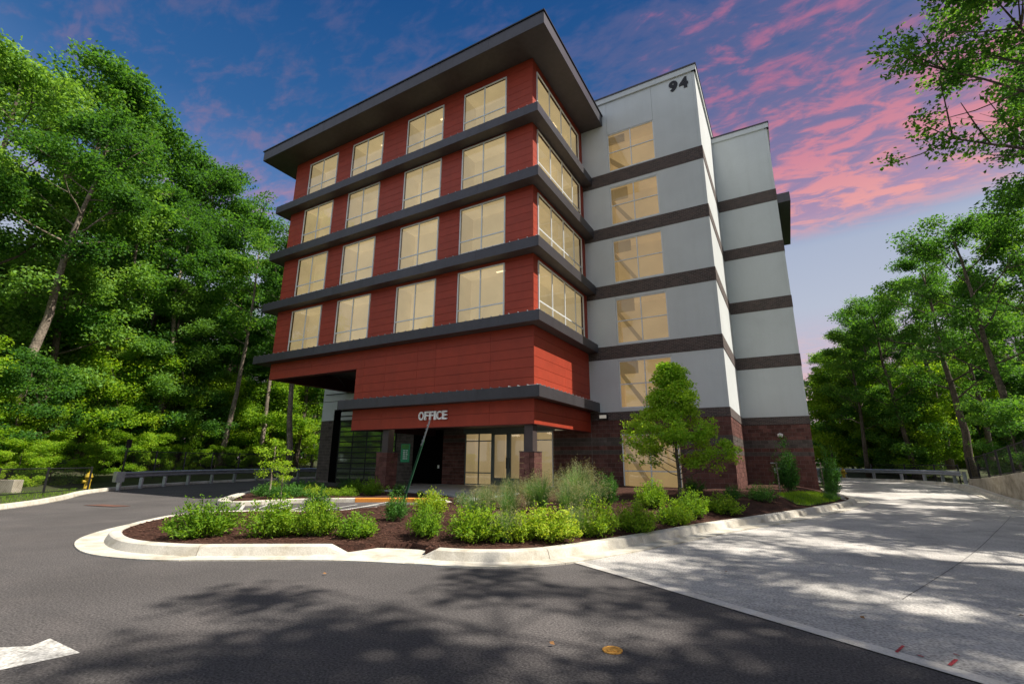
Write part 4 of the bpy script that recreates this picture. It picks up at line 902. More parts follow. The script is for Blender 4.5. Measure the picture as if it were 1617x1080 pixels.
# leaning green sign post in the bed: a perforated U-channel
gpst = thing('leaning_sign_post', 'green metal channel sign post leaning right in front of the entrance', 'sign post')
b0 = Vector((-10.35, 11.35, .1)); b1 = Vector((-9.32, 11.35, 2.93))
dv = (b1 - b0).normalized(); sx = dv.cross(Vector((0, 1, 0))).normalized(); sy = Vector((0, 1, 0))
def chan(mb, p0, p1, w, dpt, th=.006):
    for (u0, u1, v0, v1) in ((-w, w, 0, th), (-w - th, -w, 0, -dpt), (w, w + th, 0, -dpt)):
        vs = [];
        for p in (p0, p1):
            for (u, v) in ((u0, v0), (u1, v0), (u1, v1), (u0, v1)): vs.append(p + sx * u + sy * v)
        mb.add(vs, [(0, 3, 2, 1), (4, 5, 6, 7), (0, 1, 5, 4), (1, 2, 6, 5), (2, 3, 7, 6), (3, 0, 4, 7)])
m = MB(); chan(m, b0, b0 + dv * 2.2, .028, .03); m.obj('channel_post', mat_greenpost, gpst)
m = MB(); chan(m, b0 + dv * 2.0 + sy * -.012, b0 + dv * 2.80 + sy * -.012, .014, .02)
for k in range(6): q = b0 + dv * (2.05 + k * .12) - sy * .02; m.tube([q, q - sy * .03 + sx * .03], .012, 6)
m.obj('upper_bracket', mat_galv, gpst)

# ------------------------------------------------------------------ vegetation
def leaves(C, s, up=0.5, spread=None, asp=0.55, rg=rng):
    """kite shaped leaves at C; s = length per leaf"""
    n = len(C); s = np.broadcast_to(s, (n,))[:, None]
    nrm = rg.normal(size=(n, 3)); nrm[:, 2] += up * 2; nrm /= np.linalg.norm(nrm, axis=1, keepdims=True)
    a = rg.normal(size=(n, 3)); 
    if spread is not None: a = a * .6 + spread
    a -= nrm * (a * nrm).sum(1, keepdims=True); a /= np.linalg.norm(a, axis=1, keepdims=True); b = np.cross(nrm, a)
    V = np.empty((n, 4, 3)); V[:, 0] = C - a * s * .5; V[:, 1] = C + b * s * asp * .5 + nrm * s * .08; V[:, 2] = C + a * s * .5 - nrm * s * .1; V[:, 3] = C - b * s * asp * .5 + nrm * s * .08
    return V.reshape(-1, 3), np.arange(4 * n).reshape(-1, 4)
def ball(n, rg=rng, shell=.45):
    d = rg.normal(size=(n, 3)); d /= np.linalg.norm(d, axis=1, keepdims=True); return d * (rg.random((n, 1)) ** shell)
def make_tree(seed, H, cb, cr, nclump, nleaf, leaf, clump=(.6, 1.2), lean=(0, 0), r0=.22, leafm=None, barkm=None, flat=.55, limbs=18, top=1.0, shape='round', name='tree'):
    rg = np.random.default_rng(seed); rd = random.Random(seed); tr_ = MB()
    n = 9; pts = []; wob = rg.normal(size=(n + 1, 2)).cumsum(0) * H * .006
    for i in range(n + 1):
        t = i / n; pts.append(Vector((lean[0] * t * H + wob[i, 0], lean[1] * t * H + wob[i, 1], t * H * .93)))
    tr_.tube(pts, [r0 * (1.25 if i == 0 else 1) * (1 - .86 * (i / n)) + .015 for i in range(n + 1)], 9)
    def tp(t):
        k = min(n - 1, int(t * n)); return pts[k].lerp(pts[k + 1], t * n - k)
    tips = []
    for k in range(limbs):
        t = cb / H + (.97 - cb / H) * ((k + rd.random() * .7) / limbs); p = tp(t / .93 if t < .93 else .999)
        u = (t * H - cb) / (H - cb)
        prof = math.sin(math.pi * min(1, .18 + .80 * u)) ** .65 if shape == 'round' else (1 - u) ** 1.0 * .92 + .1
        ln = cr * prof * rd.uniform(.75, 1.12); az = k * 2.4 + rd.uniform(-.5, .5); el = rd.uniform(.15, .55) + .5 * u
        d = Vector((math.cos(az) * math.cos(el), math.sin(az) * math.cos(el), math.sin(el))); q = p.copy(); path = [q.copy()]
        for s_ in range(5):
            d = (d + Vector((rd.uniform(-.22, .22), rd.uniform(-.22, .22), rd.uniform(-.08, .2)))).normalized(); q = q + d * ln / 5; path.append(q.copy())
        rr = r0 * (1 - .8 * t) * .42
        tr_.tube(path, [rr * (1 - .16 * i) for i in range(6)], 5, cap=False)
        tips += [(path[-1], 1.0), (path[4], .9), (path[3], .8)]
        for s_ in range(5):
            b = path[rd.choice((2, 3, 3, 4))]; az2 = az + rd.choice((-1, 1)) * rd.uniform(.5, 1.3); el2 = rd.uniform(-.1, .7); l2 = ln * rd.uniform(.28, .5)
            d2 = Vector((math.cos(az2) * math.cos(el2), math.sin(az2) * math.cos(el2), math.sin(el2))); e1 = b + d2 * l2 * .5 + Vector((0, 0, .03 * l2)); e2 = e1 + (d2 + Vector((0, 0, .25))).normalized() * l2 * .5
            tr_.tube([b, e1, e2], [rr * .42, rr * .3, rr * .14], 4, cap=False); tips += [(e2, .95), (e1, .75)]
    tips.append((pts[-1], 1.0)); tips.append((pts[-2], 1.0))
    T_ = np.array([tuple(p) for p, _ in tips]); W = np.array([w for _, w in tips])
    idx = rg.choice(len(T_), nclump, p=W / W.sum()); cen = T_[idx] + rg.normal(size=(nclump, 3)) * np.array([.5, .5, .35]) * cr * .09
    rad_ = rg.uniform(clump[0], clump[1], nclump)
    cnt = np.maximum(4, (nleaf * rad_ ** 2 / (rad_ ** 2).sum())).astype(int); ci = np.repeat(np.arange(nclump), cnt)
    off = ball(len(ci), rg) * np.where(rg.random((len(ci), 1)) < .18, rg.uniform(1, 1.5, (len(ci), 1)), 1); off[:, 2] *= flat; C = cen[ci] + off * rad_[ci][:, None]
    V, F = leaves(C, leaf * rg.uniform(.6, 1.25, len(C)), .55, off * .8, .6, rg)
    return tr_.mesh('trunk', barkm or mat_bark, True), np_mesh('crown', V, F, leafm or leaf_forest)
def put_tree(meshes, x, y, z, s, rz, label, group, name='forest_tree', lean=0, cat='tree'):
    t = thing(name, label, cat, (x, y, z), rz, group); t.scale = (s, s, s); t.rotation_euler = (0, lean, rz)
    link('trunk', meshes[0], t); link('crown', meshes[1], t); return t
TALL = [make_tree(11, 27, 8, 6.2, 190, 38000, .25, (.8, 1.7), r0=.38), make_tree(12, 25, 6, 5.2, 165, 34000, .24, (.8, 1.6), r0=.33), make_tree(13, 22, 7, 4.6, 145, 28000, .24, (.7, 1.4), r0=.27),
        make_tree(14, 24, 10, 5.0, 130, 26000, .25, (.7, 1.5), r0=.30, lean=(.06, .02)), make_tree(16, 20, 4.5, 5.0, 150, 30000, .24, (.8, 1.4), r0=.26)]
PALE = [(TALL[0][0], None)]
def remat(meshes, lm):
    c = meshes[1].copy(); c.materials.clear(); c.materials.append(lm); return (meshes[0], c)
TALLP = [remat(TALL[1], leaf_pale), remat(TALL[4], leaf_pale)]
OPEN = [make_tree(21, 18, 5.5, 4.6, 84, 17000, .20, (.6, 1.15), r0=.24, limbs=15, lean=(-.07, 0)), make_tree(22, 19, 6.0, 4.8, 90, 19000, .20, (.6, 1.2), r0=.28, limbs=15, lean=(-.05, .02)), make_tree(23, 16, 4.5, 4.2, 78, 15500, .20, (.55, 1.1), r0=.22, limbs=14)]
NEAR = [make_tree(31, 21, 8.5, 5.9, 320, 38000, .19, (.5, .95), r0=.3, limbs=34, lean=(-.03, 0)), make_tree(32, 24, 9, 6.2, 110, 15000, .24, (.6, 1.1), r0=.34, limbs=20)]
NEARS = [make_tree(33, 21, 8.5, 5.6, 95, 12500, .22, (.5, 1.0), r0=.3, limbs=20, lean=(-.03, 0)), NEAR[1]]
UND = [make_tree(41, 5.5, .6, 2.4, 60, 11500, .15, (.45, .8), r0=.07, limbs=14, leafm=leaf_under), make_tree(42, 4.0, .3, 2.2, 50, 9500, .14, (.4, .75), r0=.05, limbs=12, leafm=leaf_under), make_tree(43, 8.0, 1.2, 2.8, 80, 14000, .17, (.5, .9), r0=.1, limbs=18, leafm=leaf_under)]
UNDD = [remat(u, leaf_forest) for u in UND]
def clear_left(x, y):
    lim = -45.5 if y > 11.5 else -35 - .5 * max(0, y - 2) 
    if x > lim: k = lim / x; return lim, y * k
    return x, y
def az(deg_, H): return (-math.sin(rad(deg_)) * H, math.cos(rad(deg_)) * H)       # deg to the left of +Y
# --- left forest: hand-set first rank, then the ranks behind
L1 = [ (76.0, 37, 0, 1.06, 'tall pale trunked tree leaning over the low fence, far left'), (68.5, 40, 4, 1.0, 'slender tall tree between the two leafy giants, left woods'),
       (72.0, 43, 1, 1.12, 'highest dark green tree of the left woods, its crown topping the skyline'), (64.5, 44, 0, .98, 'broad dark crowned tree sloping down toward the red building'),
       (60.5, 45, 2, 1.0, 'tree with thin trunk above the guardrail, left woods'), (57.0, 47, 3, .86, 'leaning tree behind the far end of the guardrail'),
       (54.3, 40, 2, .74, 'bare stemmed tree just left of the red building corner')]
for i, (d, H, k, s, lab) in enumerate(L1):
    H *= 1.36; x, y = clear_left(*az(d, H)); put_tree(TALL[k] if i not in (0,) else TALL[1], x, y, hill(x, y) - .1, s * 1.3, i * 1.3, lab, 'tall trees of the left woods')
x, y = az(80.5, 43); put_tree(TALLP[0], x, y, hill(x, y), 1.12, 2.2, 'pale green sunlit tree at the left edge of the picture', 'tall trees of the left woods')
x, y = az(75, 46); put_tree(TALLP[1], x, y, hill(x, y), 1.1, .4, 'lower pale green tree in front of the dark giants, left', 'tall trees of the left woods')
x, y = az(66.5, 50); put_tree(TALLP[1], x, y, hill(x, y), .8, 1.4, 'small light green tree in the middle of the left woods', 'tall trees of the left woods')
x, y = az(84, 44); put_tree(TALL[2], x, y, hill(x, y), 1.0, 3.0, 'dark tree cut by the left picture edge', 'tall trees of the left woods')
for i in range(22):
    d = 55 + 32 * ((i * .618) % 1); H = 43 + 5.5 * ((i * .387) % 1); x, y = clear_left(*az(d, H)); x -= 1.5 + 3 * ((i * .53) % 1)
    put_tree((TALLP if i % 3 else TALL)[i % 2], x, y, hill(x, y) - 1.2, .34 + .24 * ((i * .71) % 1), i * 1.9, 'young leafy tree at the sunlit edge of the left woods', 'young trees at the edge of the left woods')
for i in range(38):
    d = 52.5 + 36 * ((i * .618) % 1); H = 66 + 20 * ((i * .387) % 1); x, y = az(d, H)
    capz = .95 if d > 62 else .62 + .33 * (d - 52.5) / 9.5
    put_tree(TALL[i % 5] if i % 4 else TALLP[i % 2], x, y, hill(x, y), capz * random.uniform(.85, 1.05), i * 1.7, 'leafy tree deep in the left woods behind the front rank', 'trees deep in the left woods')
for i in range(34):
    d = 51.5 + 37 * ((i * .618 + .3) % 1); H = 36 + 5 * ((i * .387) % 1); x, y = clear_left(*az(d, H)); x -= 2 * ((i * .71) % 1)
    put_tree((UND if i % 5 else UNDD)[i % 3], x, y, hill(x, y) - .3, random.uniform(.8, 1.25) * (1.2 if d < 74 else .9), i * 2.1, 'bright leafy understory sapling among the left woods above the guardrail', 'understory saplings on the left', 'sapling')
for i in range(30):
    d = 55 + 36 * ((i * .618 + .1) % 1); H = 34 + 2 * ((i * .387) % 1); x, y = clear_left(*az(d, H)); x += 1.2
    put_tree(UND[1], x, y, hill(x, y) - .5, random.uniform(.5, .8), i * 1.1, 'low yellow green bush at the foot of the left woods behind the fence', 'low bushes behind the left fence', 'forest_bush', cat='bush')
BARE = make_tree(15, 26, 14, 5.0, 90, 19000, .24, (.8, 1.5), r0=.36, limbs=14, barkm=mat_barkpale, lean=(.02, .0))
BARE2 = make_tree(17, 24, 12, 3.6, 50, 11000, .24, (.7, 1.3), r0=.26, limbs=12, barkm=mat_barkpale, lean=(-.015, .01))
for i, (d, H, m_, s, lean, lab) in enumerate([(76.3, 41.5, BARE, .95, 0.05, 'pale leaning trunk rising out of the bushes, far left'), (54.6, 46.5, BARE2, 1.0, 0, 'straight bare pale trunk just left of the red wing corner'), (66.6, 50, BARE2, 1.0, .06, 'thin pale leaning trunk in the middle of the left woods'),
                                (60.8, 51, BARE2, .95, -.02, 'thin pale trunk above the far end of the left guardrail'), (71.4, 49, BARE2, 1.05, .04, 'slim pale trunk between the two dark giants, left'), (57.2, 53, BARE2, .9, .03, 'slender pale trunk in the gap behind the guardrail end')]):
    x, y = az(d, H); t = put_tree(m_, x, y, hill(x, y) - .2, s, i * 1.1, lab, 'pale trunks of the left woods', lean=lean)
# --- right side behind the lane
R1 = [(-6.2, 51, 2, .94, 'leaning tree nearest the building past the driveway bend'), (-10.0, 50, 0, 1.0, 'dark stemmed tree above the middle of the right guardrail'), (-8.0, 56, 1, .98, 'thin tree set back behind the right guardrail'),
      (-13.6, 46, 1, 1.05, 'stout leaning tree where guardrail and retaining wall meet'), (-17.0, 40, 0, 1.08, 'pale trunked tree behind the retaining wall fence'), (-19.5, 44, 2, 1.22, 'tall tree at the right edge behind the fence'), (-15.2, 52, 0, 1.05, 'slim tree rising behind the wall fence'), (-12, 60, 1, 1.15, 'distant tall tree filling the gap over the bend')]
for i, (d, H, k, s, lab) in enumerate(R1):
    x, y = az(d, H); put_tree(OPEN[k], x, y, hill(x, y) - .1, s * .84, i * .9 if k == 2 else .2 * i, lab, 'trees around the driveway bend')
for i in range(24):
    d = -3.5 - 22 * ((i * .618) % 1); H = 68 + 30 * ((i * .387) % 1); x, y = az(d, H)
    put_tree((TALL if i % 3 else TALLP)[i % 2], x, y, hill(x, y) - .5, (.42 + .16 * ((i * .27) % 1)) * H / 62, i * 1.7, 'background tree of the woods beyond the driveway bend', 'woods beyond the driveway bend')
for i in range(36):
    d = -3.6 - 20 * ((i * .618 + .3) % 1); H = 51 + 20 * ((i * .387) % 1); x, y = az(d, H)
    put_tree(UND[i % 3] if i % 4 else UNDD[i % 3], x, y, hill(x, y) - .6, random.uniform(.9, 1.5), i * 2.1, 'sunlit understory sapling beyond the right guardrail', 'understory saplings on the right', 'sapling')
for i in range(9):
    d = -16.5 - 1.4 * (i % 6); H = 36 + 2.2 * (i % 5); x, y = az(d, H)
    put_tree(UNDD[i % 3], x, y, hill(x, y) - .1, random.uniform(.6, .9), i * 2.1, 'dark understory sapling behind the retaining wall fence', 'saplings behind the wall fence', 'sapling')
# near trees right of the driveway (one leans into view at the top right; all shade the pavement)
put_tree(NEAR[0], 10.9, 22.4, 1.4, 1.04, .3, 'near tree whose leafy branches reach in at the top right corner', 'near trees along the retaining wall')
for i, (x, y, k, s, rz) in enumerate([(13.5, 29.5, 1, .82, 1.0), (12.5, 14.5, 1, .86, 2.0), (16.2, 19.5, 0, .95, 3.0), (11.6, 8.0, 0, 1.02, 4.0), (14.2, 4.0, 1, 1.05, 5.0), (8.6, .6, 0, 1.12, .9), (16.5, 10.5, 1, .9, 2.4), (20, 25, 0, 1.0, 1.4)]):
    put_tree(NEARS[k], x, y, 1.4, s, rz, 'tall tree right of the driveway outside the view, shading the pavement', 'near trees along the retaining wall')

# woods behind and left of the camera: seen as reflections in the glass
for i in range(16):
    d = 97 + 9.2 * i; H = 34 + 10 * ((i * .387) % 1); x, y = az(d, H)
    put_tree(TALL[i % 5], x, y, 0, .62 + .25 * ((i * .27) % 1), i * 1.7, 'tree behind the camera, seen only as a reflection in the windows', 'trees mirrored in the windows')
# distant wood closing the horizon
def wood_wall(name, a0, a1, H, h, n, label):
    A = np.radians(rng.uniform(a0, a1, n)); D = H + rng.uniform(0, 14, n); zt = h * (0.75 + 0.25 * np.sin(A * 23 + 1) * np.sin(A * 57)) 
    C = np.stack([-np.sin(A) * D, np.cos(A) * D, rng.random(n) ** .8 * zt], 1); V, F = leaves(C, rng.uniform(.7, 1.3, n), .4)
    link(name, np_mesh(name, V, F, leaf_forest), None, kind='stuff', label=label, category='woods')
wood_wall('distant_woods', 48, 96, 72, 15, 26000, 'dark mass of distant woods closing the view on the left')
wood_wall('distant_woods', -34, 4, 92, 11, 20000, 'green mass of distant woods closing the view on the right')

# young maple in the bed
maple = make_tree(57, 4.8, .7, 1.95, 520, 30000, .10, (.18, .34), r0=.05, limbs=44, leafm=leaf_shrub if False else leaf_mat('maple_leaf', [(0.0, (0.08, 0.20, 0.015)), (0.45, (0.20, 0.40, 0.03)), (1.0, (0.42, 0.58, 0.07))], .5), shape='cone', flat=.6)
mt = put_tree(maple, -3.45, 17.6, .25, 1.0, .6, 'young maple with yellow green leaves in front of the grey wall', None, 'maple_tree'); 
sapl = make_tree(52, 2.1, .5, .75, 30, 900, .10, (.16, .3), r0=.022, limbs=9, leafm=leaf_under, barkm=mat_barkpale)
for (x, y, s, lab) in ((-17.9, 12.1, 1.0, 'thin sapling with sparse leaves in the far planting bed'), (-16.9, 11.9, .62, 'shorter sparse sapling right of the thin one')):
    put_tree(sapl, x, y, .12, s, x, lab, 'saplings in the far bed', 'sapling')

# shrubs
def make_shrub(seed, n_stem, n_leaf, w, h, leaf, leafm, upright=.8, dome=True):
    rg = np.random.default_rng(seed); mb = MB(); C = []; D = []; ph = rg.uniform(0, 6.28, 4)
    def lob(a): return 1 + .16 * math.sin(2 * a + ph[0]) + .12 * math.sin(3 * a + ph[1]) + .10 * math.sin(5 * a + ph[2])
    for k in range(n_stem):
        a = rg.uniform(0, 2 * math.pi); r_ = math.sqrt(rg.random()) * w * .5; el = 1 - (r_ / (w * .5)) ** 2
        r_ *= lob(a); el = max(0, 1 - (r_ / (w * .5 * lob(a))) ** 2); sh_ = rg.uniform(.55, 1.0) if rg.random() < .8 else rg.uniform(1.0, 1.2)
        tip = np.array([math.cos(a) * r_, math.sin(a) * r_, sh_ * h * (.35 + .65 * math.sqrt(max(0, el))) * rg.uniform(.62, 1.2)]); base = np.array([math.cos(a) * r_ * .18, math.sin(a) * r_ * .18, 0])
        mid = base * .4 + tip * .6; mid[2] = tip[2] * .5
        if k % 3 == 0: mb.tube([base, mid, tip], [.008, .005, .002], 3, cap=False)
        t = rg.uniform(.25, 1.03, n_leaf) ** .8; t = t[:, None]; P = (1 - t) ** 2 * base + 2 * (1 - t) * t * mid + t ** 2 * tip
        C.append(P + rg.normal(size=P.shape) * leaf * .6); dd = tip - mid; dd /= np.linalg.norm(dd); D.append(np.tile(dd, (n_leaf, 1)))
    C = np.concatenate(C); D = np.concatenate(D); V, F = leaves(C, leaf * rg.uniform(.7, 1.35, len(C)), .25, D * 1.3, .40, rg)
    return mb.mesh('stems', mat_bark), np_mesh('foliage', V, F, leafm)
SH = [make_shrub(61, 150, 30, 1.25, .80, .074, leaf_shrub), make_shrub(62, 130, 30, 1.1, .85, .072, leaf_shrub), make_shrub(63, 100, 26, 1.0, .62, .072, leaf_shrub)]
SD = [make_shrub(64, 90, 30, .8, .72, .050, leaf_dark), make_shrub(65, 110, 26, .9, .55, .040, leaf_dark)]
JN = [make_shrub(66, 150, 26, 1.6, .38, .055, leaf_dark), make_shrub(67, 120, 26, 1.4, .34, .055, leaf_shrub)]
VI = make_shrub(68, 120, 34, .85, 1.7, .075, leaf_dark)
def put_shrub(m_, x, y, w, h, rz, label, group, name='shrub', z=None):
    z = bedz(x, y) if z is None else z
    t = thing(name, label, 'shrub' if name != 'ornamental_grass' else 'grass clump', (x, y, z - .02), rz, group); t.scale = (w * .93, w * .93, h * (.80 if 'kerb' in (group or '') else 1))
    for n_, mm in (('stems', m_[0]), ('foliage', m_[1])): link(n_, mm, t)
    return t
G1 = 'bright green shrubs along the front kerb'
for (x, y, k, w, h, lab) in [(-9.85, 5.35, 0, .98, 1.05, 'leftmost bright green shrub at the tip of the kerbed island'), (-8.75, 6.1, 1, .95, 1.05, 'big yellow green shrub, second from the left tip of the island'),
        (-8.1, 6.55, 0, .72, 1.05, 'bushy bright shrub growing into its left neighbour before the kerb'), (-7.3, 6.85, 2, .95, .85, 'low spreading yellowish shrub left of the kerb cut'),
        (-6.15, 7.45, 1, .72, .82, 'compact green shrub right behind the kerb cut'), (-8.1, 10.0, 2, .95, 1.1, 'upright bright shrub at the foot of the leaning green post'),
        (-5.0, 7.6, 0, .95, .92, 'wide bright round shrub right of the kerb cut'), (-4.05, 8.35, 0, 1.0, .92, 'bright shrub in front of the feathery grasses'), (-4.45, 7.95, 2, .8, .9, 'small bright shrub squeezed between two wide ones'),
        (-3.45, 9.35, 1, .9, .98, 'airy bright shrub with stems showing, right of the grasses'), (-2.95, 10.35, 1, .85, .95, 'bright shrub before the kerb where the driveway begins'), (-2.55, 12.0, 2, 1.05, 1.1, 'medium shrub in front of the young maple'),
        (-2.3, 13.2, 1, .85, .95, 'yellow green shrub right of the young maple'), (-1.75, 14.6, 2, 1.15, 1.0, 'rightmost bright yellow shrub on the mulch mound'), (-3.3, 13.2, 1, .9, .95, 'shrub behind the kerb shrubs under the maple')]:
    put_shrub(SH[k], x, y, w, h, x * 3, lab, G1)
G2 = 'dark green shrubs of the beds'
for (x, y, k, w, h, lab) in [(-7.75, 8.35, 0, .85, .95, 'dark upright shrub beside the blue pavement symbol'), (-10.2, 8.2, 0, .95, .95, 'darker shrub behind the big yellow green ones, left'), (-8.7, 12.2, 1, .72, .75, 'small dark ball shrub before the entrance slab'),
        (-4.85, 14.0, 0, 1.15, 1.2, 'dark leafy shrub right of the feathery grasses'), (-1.75, 17.3, 1, .85, .95, 'small dark shrub at the corner of the grey wall'), (-.95, 18.4, 1, 1.25, 1.15, 'rounded dark shrub on the mulch beside the block wall'),
        (1.15, 22.3, 1, .8, .75, 'low dark ball shrub at the right end of the bed'), (1.35, 25.0, 1, 1.0, 1.2, 'loose shrub at the last kerb bend'), (-6.2, 18.5, 0, 1.0, 1.0, 'dark shrub under the amber ground floor window'), (-3.3, 19.5, 0, 1.1, .9, 'dark shrub behind the maple against the blocks')]:
    put_shrub(SD[k], x, y, w, h, x * 3, lab, G2)
for (x, y, s, lab) in ((-.2, 22.5, 1.15, 'tall staked climbing shrub against the second grey bay'), (1.55, 28.3, 1.15, 'tall leafy shrub at the outer building corner')):
    put_shrub(VI, x, y, s, s * 1.05, x, lab, 'tall narrow shrubs', 'tall_shrub')
    m = MB(); m.tube([(x - .3, y - .3, .2), (x - .32, y - .3, 1.6)], .025, 6); o = m.obj('wooden_stake', mat_barkpale); o['label'] = lab.split(' at ')[0].split(' against ')[0].replace('tall ', 'pale wooden stake of the tall '); o['category'] = 'stake'
for i, (x, y, k, s, lab) in enumerate([(-17.3, 12.5, 0, 1.1, 'low spreading juniper at the nose of the far bed'), (-16.9, 13.5, 1, 1.0, 'light green low juniper in the far bed'), (-18.6, 12.6, 0, 1.1, 'low juniper nearest the road in the far bed'), (-18.6, 14.2, 0, 1.2, 'low juniper behind the sparse saplings'), (-16.2, 14.3, 1, .9, 'low juniper beside the rounded yellowish shrubs')]):
    put_shrub(JN[k], x, y, s, s * 1.2, i, lab, 'junipers in the far bed', 'juniper', .12)
for i, (x, y, m_, s, lab) in enumerate([(-17.2, 15.8, SH[2], .95, 'rounded yellowish shrub before the left entrance column'), (-15.7, 15.4, SH[2], 1.05, 'variegated light shrub before the left entrance column'), (-15.3, 16.6, SD[1], .9, 'dim small shrub in the shade beside the entrance'), (-18.9, 16.8, SD[1], 1.2, 'dark shrub in front of the sectional glass door'), (-13.5, 15.9, SD[1], .5, 'tiny reddish plant by the orange kerb')]):
    put_shrub(m_, x, y, s, s, i * 2, lab, 'shrubs in the far bed', 'shrub', .13)
# ornamental grasses
def make_grass(seed, nb, h, w, plume=True):
    rg = np.random.default_rng(seed); V = []; F = []; PV = []
    for k in range(nb):
        a = rg.uniform(0, 6.283); ln = h * rg.uniform(.6, 1.05); out = w * rg.uniform(.1, 1) * .5; b = np.array([math.cos(a), math.sin(a), 0]); base = b * rg.uniform(0, .12) + np.array([0, 0, 0.]); side = np.array([-b[1], b[0], 0]) * rg.uniform(.004, .008)
        prev = None
        for j in range(5):
            t = j / 4; p = base + b * out * t ** 1.8 + np.array([0, 0, ln * (t - .28 * t ** 3 * (out / w * 2))]); wd = side * (1 - t * .85); o = len(V); V += [p - wd, p + wd]
            if prev is not None: F.append((prev, prev + 1, o + 1, o))
            prev = o
        if plume and k % 3 == 0:
            PV.append(p[None] + rg.normal(size=(12, 3)) * np.array([.02, .02, .08]))
    me = np_mesh('blades', np.array(V), np.array(F), leaf_grass); 
    if not PV: return me, None
    C = np.concatenate(PV); v2, f2 = leaves(C, .028 * rg.uniform(.6, 1.3, len(C)), .2, None, .35, rg); return me, np_mesh('plumes', v2, f2, leaf_plume)
GR = [make_grass(71, 520, 1.15, 1.2), make_grass(72, 480, .85, 1.0, True)]
for i, (x, y, k, s, lab) in enumerate([(-6.35, 9.9, 1, .9, 'blue green fine grass clump behind the wide round shrub'), (-5.4, 9.3, 1, .95, 'fine grass clump mingling with the front shrubs'), (-5.75, 11.6, 0, .95, 'feathery grass clump left of the tall one'), (-5.0, 12.2, 0, 1.05, 'feathery grass clump in front of the tall one'),
        (-5.45, 13.6, 0, 1.15, 'tallest feathery plumed grass clump before the block wall'), (-6.6, 12.6, 1, 1.0, 'grass clump in front of the right entrance column'), (-7.2, 11.2, 1, .8, 'thin grass clump beside the walkway slab'), (-4.6, 10.6, 1, 1.0, 'grass clump behind the bright kerb shrubs'), (-6.2, 14.6, 0, .9, 'shaded grass clump by the entrance column'), (-4.55, 7.75, 1, .7, 'fine grass tuft between the two widest kerb shrubs'), (-5.9, 8.7, 1, .85, 'fine grass clump behind the wide bright shrub'), (-3.7, 9.0, 1, .75, 'fine grass tuft between bright shrubs right of the plumes'), (-6.9, 11.9, 0, .8, 'plumed grass clump left of the entrance column'), (-4.4, 11.6, 1, 1.0, 'fine grass clump behind the airy shrub')]):
    t = thing('ornamental_grass', lab, 'grass clump', (x, y, bedz(x, y) - .02), i * 1.3, 'ornamental grasses'); t.scale = (s, s, s); link('blades', GR[k][0], t)
    link('plumes', GR[k][1], t)
# turf on the small lawn patch and roadside
def turf(name, polys, n, h, label):
    V = []; F = []
    for k in range(n):
        poly, zf = random.choice(polys); xs = [p[0] for p in poly]; ys = [p[1] for p in poly]
        x = random.uniform(min(xs), max(xs)); y = random.uniform(min(ys), max(ys))
        if not inpoly(x, y, poly): continue
        a = random.uniform(0, 3.14); w = .008; z = zf(x, y); dx, dy = math.cos(a) * w, math.sin(a) * w; lx, ly = random.gauss(0, .03), random.gauss(0, .03); hh = h * random.uniform(.5, 1.2); o = len(V)
        V += [(x - dx, y - dy, z), (x + dx, y + dy, z), (x + lx + dx * .2, y + ly + dy * .2, z + hh), (x + lx - dx * .2, y + ly - dy * .2, z + hh)]; F.append((o, o + 1, o + 2, o + 3))
    link(name, np_mesh(name, V, F, leaf_under), None, kind='stuff', label=label, category='grass')
turf('grass_tufts', [([(-0.6, 20.6), (0.0, 19.2), (0.35, 19.3), (1.25, 22.2), (1.6, 24), (1.0, 24.2), (0.0, 22.6)], lambda x, y: bedz(x, y) + .03), ([(-22, 5.2), (-25, 7.2), (-29.2, 10.2), (-30.4, 12.6), (-33, 11), (-27, 3)], lambda x, y: 0.0)], 16000, .09, 'short grass on the verge and the patch at the bed end')
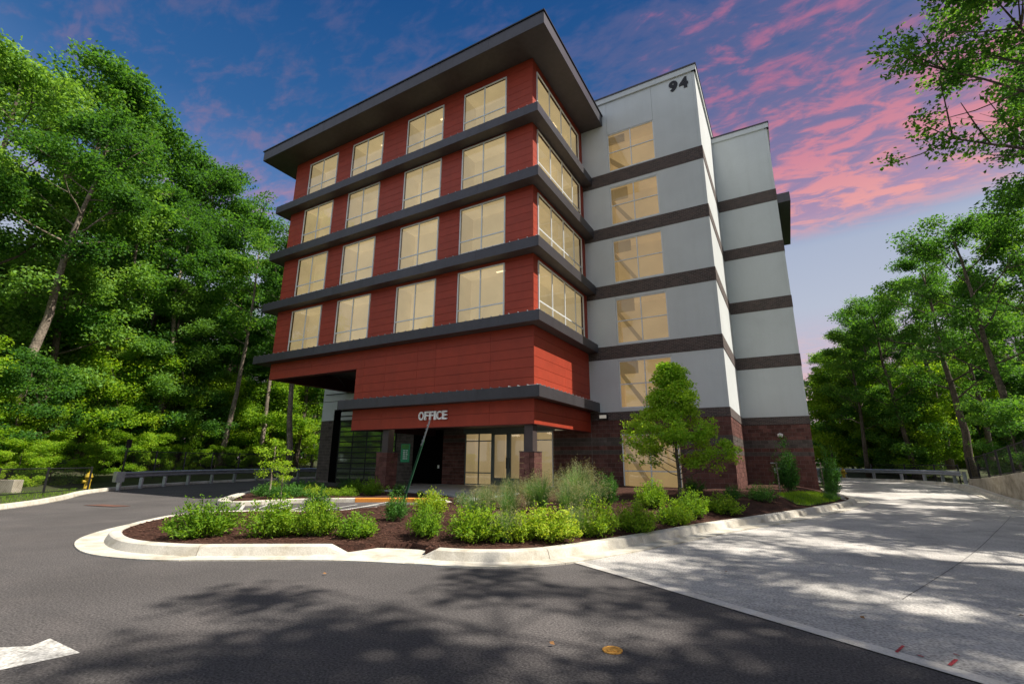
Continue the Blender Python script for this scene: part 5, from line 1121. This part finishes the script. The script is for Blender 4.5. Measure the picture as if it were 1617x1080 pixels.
# stones at the end of the bed
def stone_mesh(seed):
    rg = np.random.default_rng(seed); mb = MB(); n = 7; vs = []
    for j, (zz_, rr) in enumerate(((0, .8), (.35, 1.0), (.65, .7))):
        for k in range(n): a = 6.283 * k / n; q = rr * rg.uniform(.8, 1.15); vs.append((math.cos(a) * q, math.sin(a) * q, zz_))
    fs = [(j * n + k, j * n + (k + 1) % n, (j + 1) * n + (k + 1) % n, (j + 1) * n + k) for j in range(2) for k in range(n)] + [tuple(range(14, 21))]
    mb.add(vs, fs); return mb.mesh('stone', mat_stone)
stm = [stone_mesh(81), stone_mesh(82)]
for i in range(26):
    x = random.uniform(1.15, 1.75); y = random.uniform(23.4, 27.5); o = link('stone', stm[i % 2], None, (x, y, bedz(x, y) - .01)); s = random.uniform(.06, .14); o.scale = (s, s, s); o.rotation_euler = (0, 0, i)
    o['label'] = 'pale rounded stone among others at the right end of the bed'; o['category'] = 'stone'; o['group'] = 'stones at the bed end'
# fallen leaves on the pavement
lf, ff = leaves(np.array([[0, 0, .004]]), .09, 3.0, None, .7); lf = lf * .65; flm = np_mesh('fallen_leaf', lf, ff, mat('dry_leaf', (.22, .11, .04), .8, .3, 20))
for i, (x, y, lab) in enumerate([(-1.98, 4.17, 'yellow dry leaf left of the orange valve cover'), (-.95, 9.0, 'orange dry leaf on the sunlit driveway near the kerb'), (-1.0, 8.0, 'brown dry leaf in the driveway shade near the seam'), (.45, 6.45, 'reddish dry leaf just above the pale ribbon strip'), (-5.8, 4.9, 'tiny pale leaf on the asphalt near the kerb cut'), (1.9, 7.4, 'dark dry leaf on the driveway at right')]):
    o = link('fallen_leaf', flm, None, (x, y, .025)); o.rotation_euler = (0, 0, i * 1.9); o['label'] = lab; o['category'] = 'leaf'; o['group'] = 'fallen leaves'

# order words for look-alikes, counted from the left of the picture
def ordinal(n): return '%d%s' % (n, 'th' if 10 <= n % 100 <= 20 else {1: 'st', 2: 'nd', 3: 'rd'}.get(n % 10, 'th'))
for g_ in ('understory saplings on the left', 'understory saplings on the right', 'low bushes behind the left fence', 'young trees at the edge of the left woods', 'saplings behind the wall fence'):
    L_ = [o for o in bpy.data.objects if o.get('group') == g_ and o.type == 'EMPTY']; L_.sort(key=lambda o: math.atan2(o.location.x, o.location.y))
    for k, o in enumerate(L_): o['label'] = '%s, %s from the left' % (' '.join(o['label'].split()[:12]), ordinal(k + 1))
